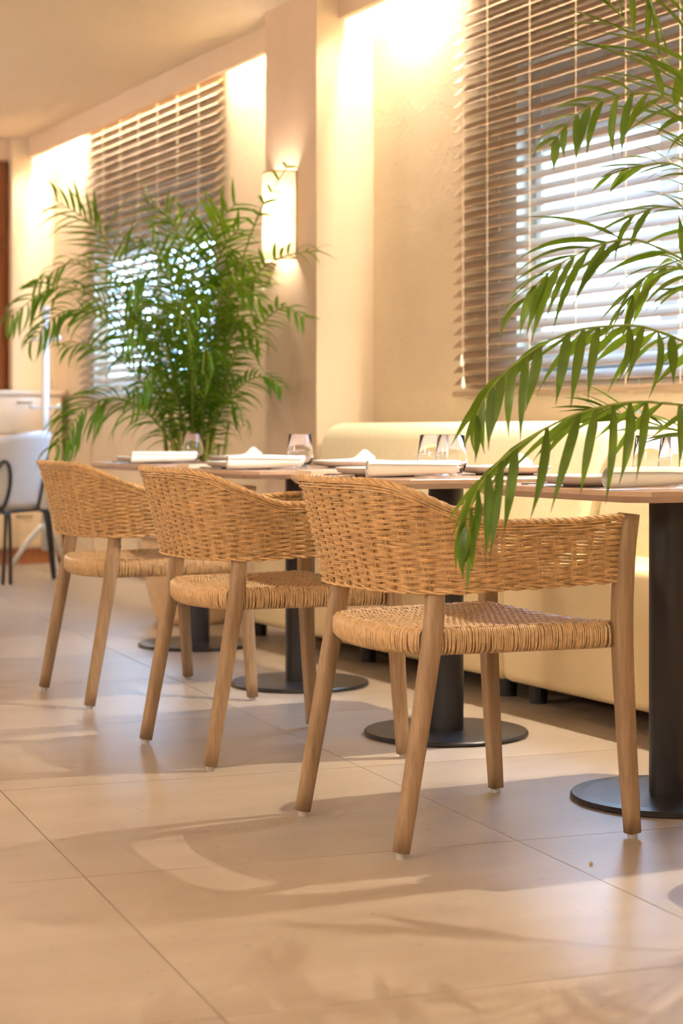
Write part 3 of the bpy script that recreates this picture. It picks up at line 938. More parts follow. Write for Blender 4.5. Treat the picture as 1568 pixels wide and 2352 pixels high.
    for kd in ('right', 'left', 'rear', 'front'):
        t = np.linspace(0.0, 1.0, 14)
        p = edge(kd, t) + np.array(inward[kd]) * 0.013; p[:, 2] -= 0.028
        b = MB(); b.tube(p, 0.0235, 8, flat=0.46, rot=PI / 8, power=4)
        b.build('seat_rail', MT['teak'], o)
    # --- wrapping strands on the rails
    b = MB()
    H = 0.052
    for kd in ('right', 'left', 'rear', 'front'):
        L_ = np.linalg.norm(np.diff(edge(kd, np.linspace(0, 1, 40)), axis=0), axis=1).sum()
        n_ = int(L_ / 0.0046)
        inn = np.array(inward[kd])
        lo_t, hi_t = (0.035, 0.925) if kd in ('right', 'left') else (0.06, 0.94)
        for q in range(n_):
            t0 = q / (n_ - 1)
            if not (lo_t < t0 < hi_t): continue
            tj = t0 + r.normal(0, 0.0012)
            c = edge(kd, np.array([tj]))[0]
            c2 = edge(kd, np.array([tj + r.normal(0, 0.0030)]))[0]
            outd = -inn
            d = r.uniform(0, 0.0014)
            path = [c + inn * 0.034 + (0, 0, -0.002), c + inn * 0.014 + (0, 0, 0.0005), c + inn * 0.004 + (0, 0, -0.002), c + outd * (0.002 + d) + (0, 0, -0.010),
                    (c + c2) / 2 + outd * (0.0036 + d) + (0, 0, -0.028), c2 + outd * (0.002 + d) + (0, 0, -H + 0.008), c2 + inn * 0.004 + (0, 0, -H), c2 + inn * 0.020 + (0, 0, -H - 0.001)]
            tang = edge(kd, np.array([min(tj + 0.02, 1.0)]))[0] - edge(kd, np.array([tj - 0.02]))[0]
            b.tube(path, 0.0024, 5, up=tang, caps=False)
    w = b.build('seat_edge_wrap', MT['rattan_seat'], o, smooth=True); w['kind'] = 'stuff'
    # --- woven seat top
    b = MB()
    def top(u, v):
        u = np.asarray(u, float); v = np.asarray(v, float)
        u, v = np.broadcast_arrays(u, v)
        xb = -0.186 - 0.050 * (1 - v * v); xf = 0.246 + 0.012 * (1 - v * v)
        x = xb + (xf - xb) * u
        y = v * (0.230 + 0.047 * u)
        zz = ZS - 0.004 * (1 - v * v) * (1 - u) - 0.010 * (1 - v * v) * u - 0.010 * (1 - v * v) * 4 * u * (1 - u)
        return np.stack([x, y, zz], -1)
    nu, nv = 62, 70
    A = 0.0019
    for j in range(nv):                    # strands running back to front
        v0 = -0.955 + 1.91 * j / (nv - 1)
        u = np.linspace(0.015, 0.985, nu * 2)
        i = u * (nu - 1)
        off = A * np.cos((i + (j // 2)) * PI / 2 * 1.0)
        p = top(u, v0); p[:, 2] += off
        b.tube(p, 0.0030, 4, flat=0.9, caps=False, rot=PI / 4)
    for i in range(nu):                    # strands running side to side
        u0 = 0.02 + 0.96 * i / (nu - 1)
        v = np.linspace(-0.985, 0.985, nv * 2)
        j = (v + 0.955) / 1.91 * (nv - 1)
        off = -A * np.cos((i + np.floor(j / 2 + 1e-6)) * PI / 2) * 1.0
        p = top(u0, v); p[:, 2] += off
        b.tube(p, 0.0029, 4, flat=0.9, caps=False, rot=PI / 4)
    w = b.build('woven_seat', MT['rattan_seat'], o, smooth=True); w['kind'] = 'stuff'
    return o
CH = [(2.055, 3.600, 0.0, 'rattan armchair nearest the camera, right of the other two'),
      (2.078, 4.683, 0.0, 'middle rattan armchair of the row of three'),
      (2.142, 5.835, 0.0, 'farthest rattan armchair of the row, on the left')]
chairs = []
for i, (x, y, a, lab) in enumerate(CH):
    c = make_chair(lab) if i == 0 else copy_tree(chairs[0])
    c['label'] = lab
    c.location = (x, y, 0); c.rotation_euler = (0, 0, a)
    chairs.append(c)

# ------------------------------------------------------------------ table settings
def napkin_mesh(L=0.235, R=0.021, seed=0):
    r = np.random.default_rng(seed)
    b = MB()
    na, nl = 84, 14
    th = np.linspace(0, 2 * PI * 3.4, na)
    rad = np.linspace(0.004, R, na)
    V = np.zeros((nl, na, 3))
    for i in range(nl):
        t = i / (nl - 1)
        fl = 1.0 + 0.22 * sstep(0.55, 1.0, t)
        sq = 0.94 - 0.12 * sstep(0.5, 1, t) + 0.10 * math.sin(t * 5 + seed)*0.4
        y = rad * np.cos(th + t * 0.25) * fl
        z = rad * np.sin(th + t * 0.25) * sq
        V[i, :, 0] = t * L + 0.004 * np.sin(th * 0.7) * (0.4 + t)
        V[i, :, 1] = y + 0.006 * math.sin(t * 3.1 + seed)
        V[i, :, 2] = z + R * 0.94 + 0.004 * t
    V[:, :, 2] = np.maximum(V[:, :, 2], 0.0006)
    i = np.arange(nl - 1)[:, None] * na; j = np.arange(na - 1)[None, :]
    q = np.stack([i + j, i + j + 1, i + na + j + 1, i + na + j], -1).reshape(-1, 4)
    b.quads(V.reshape(-1, 3), q)
    return b.mesh('rolled_napkin', True)
NAP = [napkin_mesh(0.25, 0.0255, s) for s in (0, 2)]
for m_ in NAP: m_.materials.append(MT['linen'])
def peak_napkin():
    """napkin folded over itself with a raised crest"""
    b = MB()
    n, m = 18, 15
    V = np.zeros((n, m, 3))
    for i in range(n):
        t = i / (n - 1)
        hgt = 0.014 + 0.030 * math.exp(-((t - 0.78) / 0.16) ** 2) + 0.008 * t
        for j in range(m):
            a = PI * j / (m - 1)
            V[i, j] = (0.20 * t - 0.10, 0.048 * math.cos(a) * (1 - 0.25 * t), hgt * math.sin(a) ** 0.8)
    i = np.arange(n - 1)[:, None] * m; j = np.arange(m - 1)[None, :]
    b.quads(V.reshape(-1, 3), np.stack([i + j, i + m + j, i + m + j + 1, i + j + 1], -1).reshape(-1, 4))
    for e_ in (0, n - 1):
        c0 = b.n
        b.f.append([e_ * m + k for k in (range(m) if e_ == 0 else range(m - 1, -1, -1))])
    me = b.mesh('folded_napkin', True); me.materials.append(MT['linen'])
    return me
PEAK = peak_napkin()
def plate_parts():
    b = MB()
    b.lathe([(0, 0.012), (0.085, 0.012), (0.118, 0.018), (0.134, 0.026), (0.1365, 0.026), (0.1375, 0.0235), (0.132, 0.0215)], 56)
    top_ = b.mesh('glaze', True); top_.materials.append(MT['china'])
    b = MB()
    b.lathe([(0.1372, 0.0232), (0.131, 0.013), (0.112, 0.006), (0.085, 0.004), (0.083, 0.0), (0.0, 0.0)], 56)
    bot = b.mesh('plate_underside', True); bot.materials.append(MT['stone'])
    return top_, bot
PL = plate_parts()
def add_plate(x, y, z, label):
    o = empty('dinner_plate', (x, y, z), 0, label, 'plate', 'plates on the tables')
    put('plate_face', PL[0], None, o); u = put('plate_underside', PL[1], None, o); u['label'] = 'greige unglazed underside'
    return o
gb = MB()
gb.lathe([(0, 0.0), (0.026, 0.0), (0.0295, 0.004), (0.040, 0.022), (0.0465, 0.040), (0.0455, 0.055), (0.0385, 0.1165), (0.0380, 0.118), (0.0370, 0.1170),
          (0.0438, 0.055), (0.0447, 0.041), (0.0385, 0.025), (0.026, 0.013), (0, 0.012)], 48)
GLASS = gb.mesh('tumbler', True); GLASS.materials.append(MT['glass'])
def add_glass(x, y, z, label):
    o = put('water_tumbler', GLASS, None); o.location = (x, y, z)
    return tag(o, label, 'glass', 'water tumblers on the tables')
def knife_mesh():
    b = MB()
    pl = [(-0.11, -0.005), (-0.02, -0.006), (0.0, -0.005), (0.02, -0.009), (0.085, -0.009), (0.108, 0.0), (0.11, 0.007), (0.0, 0.007), (-0.02, 0.006), (-0.11, 0.006)]
    b.prism(pl, 0.0, 0.003); me = b.mesh('knife'); me.materials.append(MT['steel']); return me
def fork_mesh():
    b = MB()
    b.prism([(-0.10, -0.006), (0.02, -0.0035), (0.045, -0.011), (0.060, -0.012), (0.060, 0.012), (0.045, 0.011), (0.02, 0.0035), (-0.10, 0.006)], 0.002, 0.0045)
    for k in range(4):
        y = -0.0105 + k * 0.0063
        b.prism([(0.060, y), (0.098, y + 0.0006), (0.098, y + 0.0016), (0.060, y + 0.0023)], 0.002, 0.0042)
    b.box(-0.10, -0.085, -0.005, 0.005, 0, 0.002); b.box(0.09, 0.097, -0.010, 0.010, 0.0, 0.002)
    me = b.mesh('fork'); me.materials.append(MT['steel']); return me
KN, FK = knife_mesh(), fork_mesh()
def board_mesh():
    b = MB(); b.box(-0.08, 0.08, -0.045, 0.045, 0, 0.012)
    me = b.mesh('bread_board'); me.materials.append(MT['board']); return me
BD = board_mesh()
GL = [[(0.0, 0.075), (0.0, -0.027)], [(0.0, -0.03), (0.0, 0.075)], [(0.0, 0.0)], [(0.0, 0.05)]]
for i, (tx, ty) in enumerate(TABLES):
    w = TWHERE[i]
    add_plate(tx - 0.20, ty - 0.0, TZ, 'white plate at the chair side of the ' + w)
    add_plate(tx + 0.208, ty + 0.02, TZ, 'white plate at the bench side of the ' + w)
    n = put('rolled_napkin', NAP[i % 2], None); n.location = (tx - 0.345, ty - [0.24, 0.180, 0.180, 0.180][i], TZ + 0.0005)
    n.rotation_euler = (0, 0, math.radians([-6, -14, -12, -10][i]))
    tag(n, 'rolled white linen napkin at the chair side of the ' + w, 'napkin', 'rolled napkins')
    n = put('folded_napkin', PEAK, None); n.location = (tx + 0.208, ty + 0.02, TZ + 0.0135); n.rotation_euler = (0, 0, math.radians(-30)); n.scale = (0.8, 0.8, 1.0)
    tag(n, 'folded white napkin on the bench side plate of the ' + w, 'napkin', 'folded napkins on plates')
    k = put('table_knife', KN, None); k.location = (tx - 0.20, ty - 0.152 + (0.0 if i == 0 else 0.012), TZ); k.rotation_euler = (0, 0, 0.05)
    if i: k.location = (tx - 0.17, ty + 0.23, TZ)
    tag(k, 'steel knife beside the plate on the ' + w, 'knife', 'table knives')
    k = put('table_fork', FK, None); k.location = (tx - 0.20, ty + 0.175, TZ); k.rotation_euler = (0, 0, -0.04)
    tag(k, 'steel fork beside the plate on the ' + w, 'fork', 'table forks')
    if i in (1, 2):
        k = put('bread_board', BD, None); k.location = (tx - 0.24, ty + 0.29, TZ); k.rotation_euler = (0, 0, 0.1)
        tag(k, 'small flat beige board lying on the ' + w, 'board', 'bread boards')
    for q, (gx, gy) in enumerate(GL[i]):
        add_glass(tx + gx, ty + gy, TZ, ('clear water tumbler ' + ('with white lettering ' if (i == 0 and q == 1) else '') + ['', 'standing in the rear '][q if len(GL[i]) > 1 and not i == 0 else 0] + 'on the ' + w).replace('  ', ' '))
# lettering printed on the nearest tumbler
gx, gy = TABLES[0][0] + GL[0][1][0], TABLES[0][1] + GL[0][1][1]
glass1 = [o for o in C.objects if o.name.startswith('water_tumbler') and (o.location.x - gx) ** 2 + (o.location.y - gy) ** 2 < 1e-6][0]
def glass_text(txt, size, z, ang_off):
    cu = bpy.data.curves.new('lettering', 'FONT'); cu.body = txt; cu.size = size; cu.shear = 0.45; cu.offset = 0.00025; cu.resolution_u = 3
    cu.align_x = 'CENTER'
    to = bpy.data.objects.new('tmp', cu); C.objects.link(to)
    dg = bpy.context.evaluated_depsgraph_get()
    me = bpy.data.meshes.new_from_object(to.evaluated_get(dg))
    C.objects.unlink(to); bpy.data.objects.remove(to)
    base = math.atan2(-gy, -gx) + ang_off
    for v in me.vertices:
        x, y = v.co.x, v.co.y
        zz = z + y
        R = np.interp(zz, [0.040, 0.055, 0.1165], [0.0465, 0.0455, 0.0385]) + 0.0004
        a = base + x / R
        v.co = (R * math.cos(a), R * math.sin(a), zz)
    me.materials.clear(); me.materials.append(MT['print'])
    o = bpy.data.objects.new('lettering', me); C.objects.link(o); o.parent = glass1
    o['label'] = 'white script lettering'
    return o
glass_text('Mediterraneo', 0.0150, 0.068, 0.22)
glass_text('Mare', 0.0130, 0.0795, -0.30)
b = MB(); bb_ = []
base = math.atan2(-gy, -gx) + 0.10
for a in np.linspace(-0.78, 0.70, 20):
    zz = 0.0635 - 0.004 * max(0, -a - 0.5)
    bb_.append((0.0459 * math.cos(base + a), 0.0459 * math.sin(base + a), zz))
b.tube(bb_, 0.0005, 5); b.build('lettering_stroke', MT['print'], glass1)

# ------------------------------------------------------------------ palms
def leaflet_mesh(droop, seg=9, fold=0.28, twist=0.0, name='leaflet'):
    """blade of unit length along +x, drooping towards -z, unit half-width scale in y"""
    b = MB()
    ang = 0.0
    x = z = 0.0
    pts = []
    for i in range(seg + 1):
        t = i / seg
        pts.append((x, z, ang))
        ang = -droop * (t ** 1.1)
        x += math.cos(ang) / seg; z += math.sin(ang) / seg
    V = []; UV = []
    for i, (x, z, a) in enumerate(pts):
        t = i / seg
        w = (0.35 + 0.65 * sstep(0, 0.22, t)) * (1 - sstep(0.45, 1.02, t)) ** 0.85
        w = max(w, 0.02)
        V += [(x, w, z + fold * w * 0.06), (x, 0, z), (x, -w, z + fold * w * 0.06)]
        UV += [(t, 0), (t, 0.5), (t, 1)]
    F = []
    for i in range(seg):
        k = 3 * i
        F += [(k, k + 1, k + 4, k + 3), (k + 1, k + 2, k + 5, k + 4)]
    return b.add(V, F, UV)

LEAF_MB = [leaflet_mesh(d) for d in (0.25, 0.6, 1.0, 1.4, 1.8)]
LEAF_ME = []
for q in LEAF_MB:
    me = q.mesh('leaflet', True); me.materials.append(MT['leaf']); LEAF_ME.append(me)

def frond_frames(curve, n_leaf, t0, t1):
    m = len(curve)
    d = np.concatenate([[0], np.cumsum(np.linalg.norm(np.diff(curve, axis=0), axis=1))]); L = d[-1]; d /= L
    out = []
    for k in range(n_leaf):
        t = t0 + (t1 - t0) * k / max(1, n_leaf - 1)
        p = np.array([np.interp(t, d, curve[:, c]) for c in range(3)])
        a = np.array([np.interp(max(t - 0.02, 0), d, curve[:, c]) for c in range(3)])
        e = np.array([np.interp(min(t + 0.02, 1), d, curve[:, c]) for c in range(3)])
        T = (e - a) / np.linalg.norm(e - a)
        out.append((t, p, T))
    return out, L

def leaf_matrix(p, dirv, side, length, width, roll):
    x = Vector(dirv).normalized()
    up = Vector((0, 0, 1))
    y = up.cross(x)
    if y.length < 0.15:
        y = Vector(side)
        y = y - x * y.dot(x)
    y.normalize()
    z = x.cross(y)
    R = Matrix((x, y, z)).transposed() @ Matrix.Rotation(roll, 3, 'X')
    Mx = R.to_4x4() @ Matrix.Diagonal((length, width, length, 1))
    Mx.translation = Vector(p)
    return Mx

def frond(parent, pts, n_leaf, length, width, r, spread=(62, 28), droop=2, t0=0.25, lift=0.15, separate=True, rach=0.0045, mat=None, sidev=None, both=True, lenprof=None, droop_vec=0.0, origin=None, plane=0.0):
    """one feather frond: a rachis with paired leaflets; parent is the palm"""
    curve = crom(pts, 40)
    if origin is not None: curve = curve - np.array(origin)
    b = MB(); b.tube(curve, np.linspace(rach, rach * 0.3, 40), 6)
    fr = b.build('frond', MT['stem'], parent, smooth=True)
    fl, L = frond_frames(curve, n_leaf, t0, 0.985)
    acc = MB()
    for k, (t, p, T) in enumerate(fl):
        T = Vector(T)
        side = T.cross(Vector((0, 0, 1)))
        if plane:
            sp_ = Vector((SY, CY, 0)).cross(T)
            if sp_.dot(side) < 0: sp_ = -sp_
            side = side * (1 - plane) + sp_.normalized() * plane
        side = side - T * side.dot(T)
        side.normalize()
        nrmv = side.cross(T)
        if nrmv.z < 0: nrmv = -nrmv
        tt = (t - t0) / (1 - t0)
        an = math.radians(spread[0] + (spread[1] - spread[0]) * tt)
        prof = (0.62 + 0.38 * math.sin(min(1, tt * 1.5 + 0.12) * PI / 2)) * (1 - 0.45 * max(0, tt - 0.55) / 0.45)
        for s in ((-1, 1) if both else ((-1) ** k,)):
            if r.uniform() < 0.07: continue
            a2 = an + r.normal(0, 0.12)
            dv = T * math.cos(a2) + side * (s * math.sin(a2)) + nrmv * (lift + r.normal(0, 0.09)) + Vector((0, 0, -droop_vec * (1.0 if s * side.dot(Vector((SY, CY, 0))) < 0 else 0.35)))
            ln = length * prof * r.uniform(0.74, 1.12)
            wd = width * (0.75 + 0.25 * prof) * r.uniform(0.85, 1.15)
            di = int(np.clip(droop + r.integers(-1, 2), 0, 4))
            Mx = leaf_matrix(p, dv, side, ln, wd, s * r.uniform(0.1, 0.6))
            if separate:
                lo_ = put('leaflet', LEAF_ME[di], None, fr)
                lo_.matrix_local = Mx
            else:
                v = np.concatenate(LEAF_MB[di].v)
                Mn = np.array(Mx)
                acc.add(v @ Mn[:3, :3].T + Mn[:3, 3], LEAF_MB[di].f, np.concatenate(LEAF_MB[di].uv))
    if not separate:
        f = acc.build('leaflets', mat or MT['leaf_far'], fr, smooth=True); f['kind'] = 'stuff'
    return fr

def pot(parent, r0, r1, h, mat):
    b = MB()
    pr = [(0, 0), (r0 * 0.92, 0), (r0, 0.012)]
    for t in np.linspace(0.08, 1, 10):
        pr.append((r0 + (r1 - r0) * math.sin(t * PI / 2) ** 0.8, h * t))
    pr += [(r1 + 0.008, h - 0.012), (r1 + 0.008, h), (r1 - 0.018, h), (r1 - 0.03, h - 0.07), (0, h - 0.07)]
    b.lathe(pr, 48); b.build('pot', mat, parent, smooth=True)
    b = MB(); b.lathe([(0, h - 0.035), (r1 - 0.022, h - 0.04)], 32); b.build('soil', MT['soil'], parent, smooth=True)

# far palm in front of the column
FP = P(444, 1428, FPX * CAMH / (1428 - HOR)); FPD = FPX * CAMH / (1428 - HOR)
fp = empty('potted_palm', (FP.x, FP.y, 0), 0, 'big bushy palm in a terracotta pot between the bench and far blind', 'plant', 'potted palms')
pot(fp, 0.165, 0.235, 0.40, MT['terracotta'])
r = np.random.default_rng(3)
org_f = (FP.x, FP.y, 0)
def Q(px, py, dd): return P(px, py, FPD + dd)
far_curves = [
    ([(432, 1090, 0), (385, 800, .02), (300, 635, .0), (215, 520, -.05), (120, 455, -.1)], 30, .24, 1, .55),
    ([(470, 1090, 0), (505, 760, -.1), (555, 600, -.25), (600, 480, -.55), (665, 375, -.75)], 12, .10, 2, .1),
    ([(468, 1090, 0), (520, 800, -.2), (585, 640, -.45), (650, 590, -.65), (735, 575, -.75)], 20, .14, 2, .1),
    ([(468, 1090, 0), (530, 840, -.2), (600, 745, -.45), (655, 705, -.6), (700, 735, -.65)], 20, .13, 2, .0),
    ([(465, 1090, 0), (505, 950, -.1), (555, 885, -.2), (605, 865, -.25), (648, 890, -.3)], 22, .13, 2, .0),
    ([(430, 1090, 0), (345, 810, .1), (245, 700, .1), (125, 660, .1), (10, 740, .1)], 32, .20, 3, .0),
    ([(430, 1090, 0), (335, 830, -.15), (240, 735, -.2), (150, 715, -.25), (65, 790, -.3)], 28, .18, 3, .0),
    ([(430, 1090, 0), (335, 780, .3), (260, 660, .4), (165, 605, .5), (75, 660, .5)], 28, .18, 3, .0),
    ([(430, 1090, 0), (340, 900, .2), (270, 825, .3), (200, 790, .3), (150, 800, .3)], 24, .17, 2, .0),
    ([(432, 1090, 0), (350, 960, -.2), (265, 915, -.3), (190, 945, -.35), (130, 1030, -.4)], 28, .22, 4, .0),
    ([(450, 1090, 0), (455, 780, -.05), (475, 600, -.15), (505, 510, -.25), (545, 465, -.35)], 28, .22, 1, .2),
    ([(448, 1090, 0), (430, 760, .2), (420, 590, .2), (385, 500, .2), (330, 460, .2)], 26, .20, 1, .2),
    ([(455, 1090, 0), (490, 780, .0), (520, 650, -.1), (555, 605, -.25), (590, 640, -.4)], 26, .20, 2, .1),
    ([(450, 1090, 0), (440, 800, -.3), (400, 660, -.45), (350, 620, -.5), (290, 660, -.6)], 26, .22, 3, .0),
    ([(450, 1090, 0), (470, 800, -.3), (500, 690, -.4), (545, 650, -.5), (600, 690, -.6)], 26, .20, 3, .0),
    ([(445, 1090, 0), (440, 850, -.4), (430, 740, -.5), (420, 700, -.65), (410, 760, -.8)], 24, .20, 3, .0),
    ([(455, 1090, 0), (470, 900, -.3), (480, 830, -.45), (470, 800, -.6), (465, 860, -.7)], 22, .18, 3, .0),
    ([(440, 1090, 0), (400, 880, -.3), (370, 780, -.4), (330, 740, -.5), (290, 780, -.6)], 24, .20, 3, .0),
    ([(460, 1090, 0), (500, 880, .0), (530, 780, -.05), (560, 740, -.15), (600, 790, -.25)], 24, .18, 3, .0),
    ([(440, 1090, 0), (400, 850, .35), (370, 740, .4), (340, 680, .5), (290, 700, .5)], 24, .20, 3, .0),
    ([(450, 1090, 0), (450, 820, .4), (445, 680, .45), (440, 590, .5), (470, 540, .6)], 26, .22, 1, .2),
    ([(445, 1090, 0), (410, 930, -.25), (380, 880, -.35), (340, 870, -.45), (300, 930, -.5)], 22, .18, 4, .0),
    ([(455, 1090, 0), (490, 960, -.2), (520, 920, -.3), (545, 930, -.35), (560, 980, -.4)], 20, .15, 4, .0),
    ([(442, 1090, 0), (425, 860, .0), (400, 700, .0), (360, 590, .05), (300, 560, .1)], 26, .22, 2, .1),
    ([(455, 1090, 0), (485, 850, .05), (520, 700, .0), (560, 640, .0), (610, 660, -.1)], 24, .20, 2, .1),
    ([(450, 1090, 0), (448, 780, -.1), (440, 620, -.15), (425, 530, -.2), (380, 500, -.2)], 28, .23, 1, .2),
    ([(452, 1090, 0), (475, 760, -.05), (495, 620, -.1), (525, 550, -.15), (555, 525, -.2)], 26, .22, 1, .1),
    ([(446, 1090, 0), (420, 820, .15), (395, 640, .2), (350, 560, .2), (270, 560, .25)], 26, .22, 2, .1),
]
camright = Vector((CY, -SY, 0))
for k, (cp, n, ln, dr, lf) in enumerate(far_curves):
    pts = [Q(*c) for c in cp]
    root = Vector((FP.x + r.uniform(-.09, .09), FP.y + r.uniform(-.09, .09), 0.36))
    fr = frond(fp, [root] + pts, n + 4, ln * 1.28, 0.0088, r, spread=(58, 40), droop=dr, t0=0.42, lift=lf * 0.6, separate=False, rach=0.0075, origin=org_f,
               plane=0.95 if k == 0 else 0.5)
for k in range(12):
    b = MB()
    a = r.uniform(0, 2 * PI); q0 = Vector((0.10 * math.cos(a), 0.10 * math.sin(a), 0.35)); q1 = Vector((0.16 * math.cos(a), 0.16 * math.sin(a), r.uniform(0.75, 1.05)))
    b.tube(crom([q0, (q0 + q1) / 2 * 0.97 + Vector((0, 0, 0.02)), q1], 8), np.linspace(0.014, 0.006, 8), 8); b.build('cane', MT['cane'], fp, smooth=True)

# near palm: its pot stands out of the picture, the fronds reach in
NB = P(1830, 1800, 3.70)
npalm = empty('potted_palm', (NB.x, NB.y, 0), 0, 'near palm whose arching fronds reach in from the right edge', 'plant', 'potted palms')
pot(npalm, 0.115, 0.15, 0.36, MT['terracotta'])
r = np.random.default_rng(8)
org_n = (NB.x, NB.y, 0)
near_curves = [
    # control points (px, py, depth), leaflets per side, length, half width, droop, lift, spread, t0, hang, share of spread in the picture plane
    ([(1800, 760, 3.74), (1660, 350, 3.78), (1566, 190, 3.80), (1427, 38, 3.86), (1330, -70, 3.9)], 18, .30, .0068, 0, .03, (40, 24), .22, .05, .9),
    ([(1800, 760, 3.68), (1660, 400, 3.66), (1565, 255, 3.64), (1485, 214, 3.62), (1386, 230, 3.60), (1317, 270, 3.58), (1262, 335, 3.56)], 13, .125, .0092, 1, .02, (68, 30), .50, .25, .75),
    ([(1800, 800, 3.72), (1660, 480, 3.86), (1560, 382, 3.94), (1460, 383, 4.0), (1385, 405, 4.03)], 8, .13, .0075, 1, .02, (32, 16), .60, .1, .5),
    ([(1800, 950, 3.70), (1640, 660, 3.66), (1490, 560, 3.62), (1400, 556, 3.60), (1310, 592, 3.58), (1245, 640, 3.56), (1190, 705, 3.55)], 14, .19, .0092, 1, .02, (50, 14), .40, .18, .6),
    ([(1800, 950, 3.72), (1660, 700, 3.82), (1555, 615, 3.88), (1480, 640, 3.92), (1425, 725, 3.95)], 11, .17, .0085, 1, .02, (50, 18), .40, .3, .4),
    ([(1800, 1040, 3.70), (1640, 835, 3.64), (1500, 757, 3.60), (1385, 750, 3.57), (1290, 770, 3.55), (1195, 825, 3.53), (1125, 895, 3.51), (1085, 975, 3.50)], 18, .185, .0092, 1, .0, (76, 28), .34, 1.1, .1),
    ([(1800, 1100, 3.70), (1640, 955, 3.62), (1500, 924, 3.57), (1390, 933, 3.53), (1290, 965, 3.50), (1190, 1025, 3.47), (1115, 1095, 3.45), (1078, 1170, 3.44), (1066, 1235, 3.44)], 17, .215, .0094, 1, .0, (72, 26), .30, 1.1, .15),
    ([(1800, 1100, 3.72), (1660, 1015, 3.80), (1540, 985, 3.86), (1440, 955, 3.90), (1360, 938, 3.93)], 9, .16, .0085, 0, .05, (34, 18), .45, .0, .4),
    ([(1800, 900, 3.72), (1690, 620, 3.70), (1600, 500, 3.68), (1520, 475, 3.66), (1440, 500, 3.64)], 9, .17, .0085, 1, .02, (50, 20), .45, .2, .4),
    ([(1800, 700, 3.60), (1700, 330, 3.55), (1610, 130, 3.52), (1540, -60, 3.5)], 9, .30, .0085, 0, .03, (36, 22), .2, .0, .6),
]
for k, (cp, n, ln, hw, dr, lf, spd, t0, hang, pln) in enumerate(near_curves):
    pts = [P(*c) for c in cp]
    root = Vector((NB.x + r.uniform(-.05, .05), NB.y + r.uniform(-.05, .05), 0.33))
    curve_pts = [root, (root + pts[0]) / 2 + Vector((0.01, -0.01, 0.05))] + pts
    # leaflet start counted on the visible arch only
    full = crom(curve_pts, 60); d = np.linalg.norm(np.diff(full, axis=0), axis=1).sum()
    vis = crom(pts, 60); dv_ = np.linalg.norm(np.diff(vis, axis=0), axis=1).sum()
    tt = 1 - dv_ * (1 - t0) / d
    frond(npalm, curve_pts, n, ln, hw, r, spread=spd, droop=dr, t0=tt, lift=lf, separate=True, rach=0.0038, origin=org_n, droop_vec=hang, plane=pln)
for k in range(9):                                       # fronds on the far side of the crown, out of the picture
    a = math.radians(-150 + 34 * k) - YAW
    dirv = Vector((math.cos(a), math.sin(a), 0))
    if dirv.dot(camright) < 0.05: continue
    top_ = r.uniform(1.1, 1.9)
    base = Vector((NB.x, NB.y, 0.33))
    pts = [base, base + Vector((0, 0, 0.5)) + dirv * 0.06, base + dirv * 0.28 + Vector((0, 0, top_ - 0.45)), base + dirv * 0.52 + Vector((0, 0, top_ - 0.38)), base + dirv * 0.74 + Vector((0, 0, top_ - 0.62))]
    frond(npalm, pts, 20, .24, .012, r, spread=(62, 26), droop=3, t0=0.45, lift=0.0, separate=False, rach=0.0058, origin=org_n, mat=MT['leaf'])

# ------------------------------------------------------------------ far left corner
# sideboard
cb = empty('sideboard', (2.75, 11.86, 0), 0, 'cream sideboard with drawers below the brown doors', 'cabinet')
b = MB(); b.box(0, 1.05, 0.03, 0.36, 0.10, 1.10); b.build('body', MT['cab'], cb)
b = MB(); b.box(0.02, 1.03, 0.06, 0.34, 0.0, 0.10); b.build('plinth', MT['door'], cb)
b = MB(); b.box(-0.02, 1.06, 0.0, 0.37, 1.10, 1.135); b.build('top', MT['cab'], cb, bevel=0.005)
for i in range(2):
    for j in range(4):
        x0 = 0.015 + i * 0.515; z0 = 0.115 + j * 0.247
        b = MB(); b.box(x0, x0 + 0.505, 0.008, 0.03, z0, z0 + 0.237); dr = b.build('drawer', MT['cab'], cb, bevel=0.003)
        b = MB(); b.tube([(x0 + 0.2, -0.012, z0 + 0.2), (x0 + 0.305, -0.012, z0 + 0.2)], 0.005, 8); b.box(x0 + 0.205, x0 + 0.213, -0.012, 0.008, z0 + 0.196, z0 + 0.204); b.box(x0 + 0.292, x0 + 0.30, -0.012, 0.008, z0 + 0.196, z0 + 0.204)
        b.build('handle', MT['brass'], dr)
# white coat stand
cs = P(104, 1300, 11.75)
st = empty('coat_stand', (cs.x, cs.y, 0), -YAW, 'slim white coat stand in front of the sideboard', 'coat stand')
b = MB(); b.tube([(0, 0, 0.12), (0, 0, 1.62)], np.array([0.024, 0.022]), 14); b.build('pole', MT['white'], st, smooth=True)
b = MB(); b.lathe([(0, 0), (0.03, 0.0), (0.03, 0.02), (0.012, 0.035), (0, 0.045)], 14); k = b.build('finial', MT['white'], st, smooth=True); k.location = (0, 0, 1.62)
for a in (PI * 1.0, PI * 0.35, -PI * 0.35):
    b = MB(); b.tube([(0, 0, 0.30), (0.10 * math.cos(a), 0.10 * math.sin(a), 0.19), (0.22 * math.cos(a), 0.22 * math.sin(a), 0.017)], 0.017, 10); b.build('leg', MT['white'], st, smooth=True)
for s in (-1, 1):
    for z in (1.02, 1.45):
        b = MB(); b.tube([(0, 0, z), (s * 0.07, 0, z - 0.005), (s * 0.095, 0, z + 0.01)], np.array([0.010, 0.010, 0.016]), 10); b.build('peg', MT['white'], st, smooth=True)

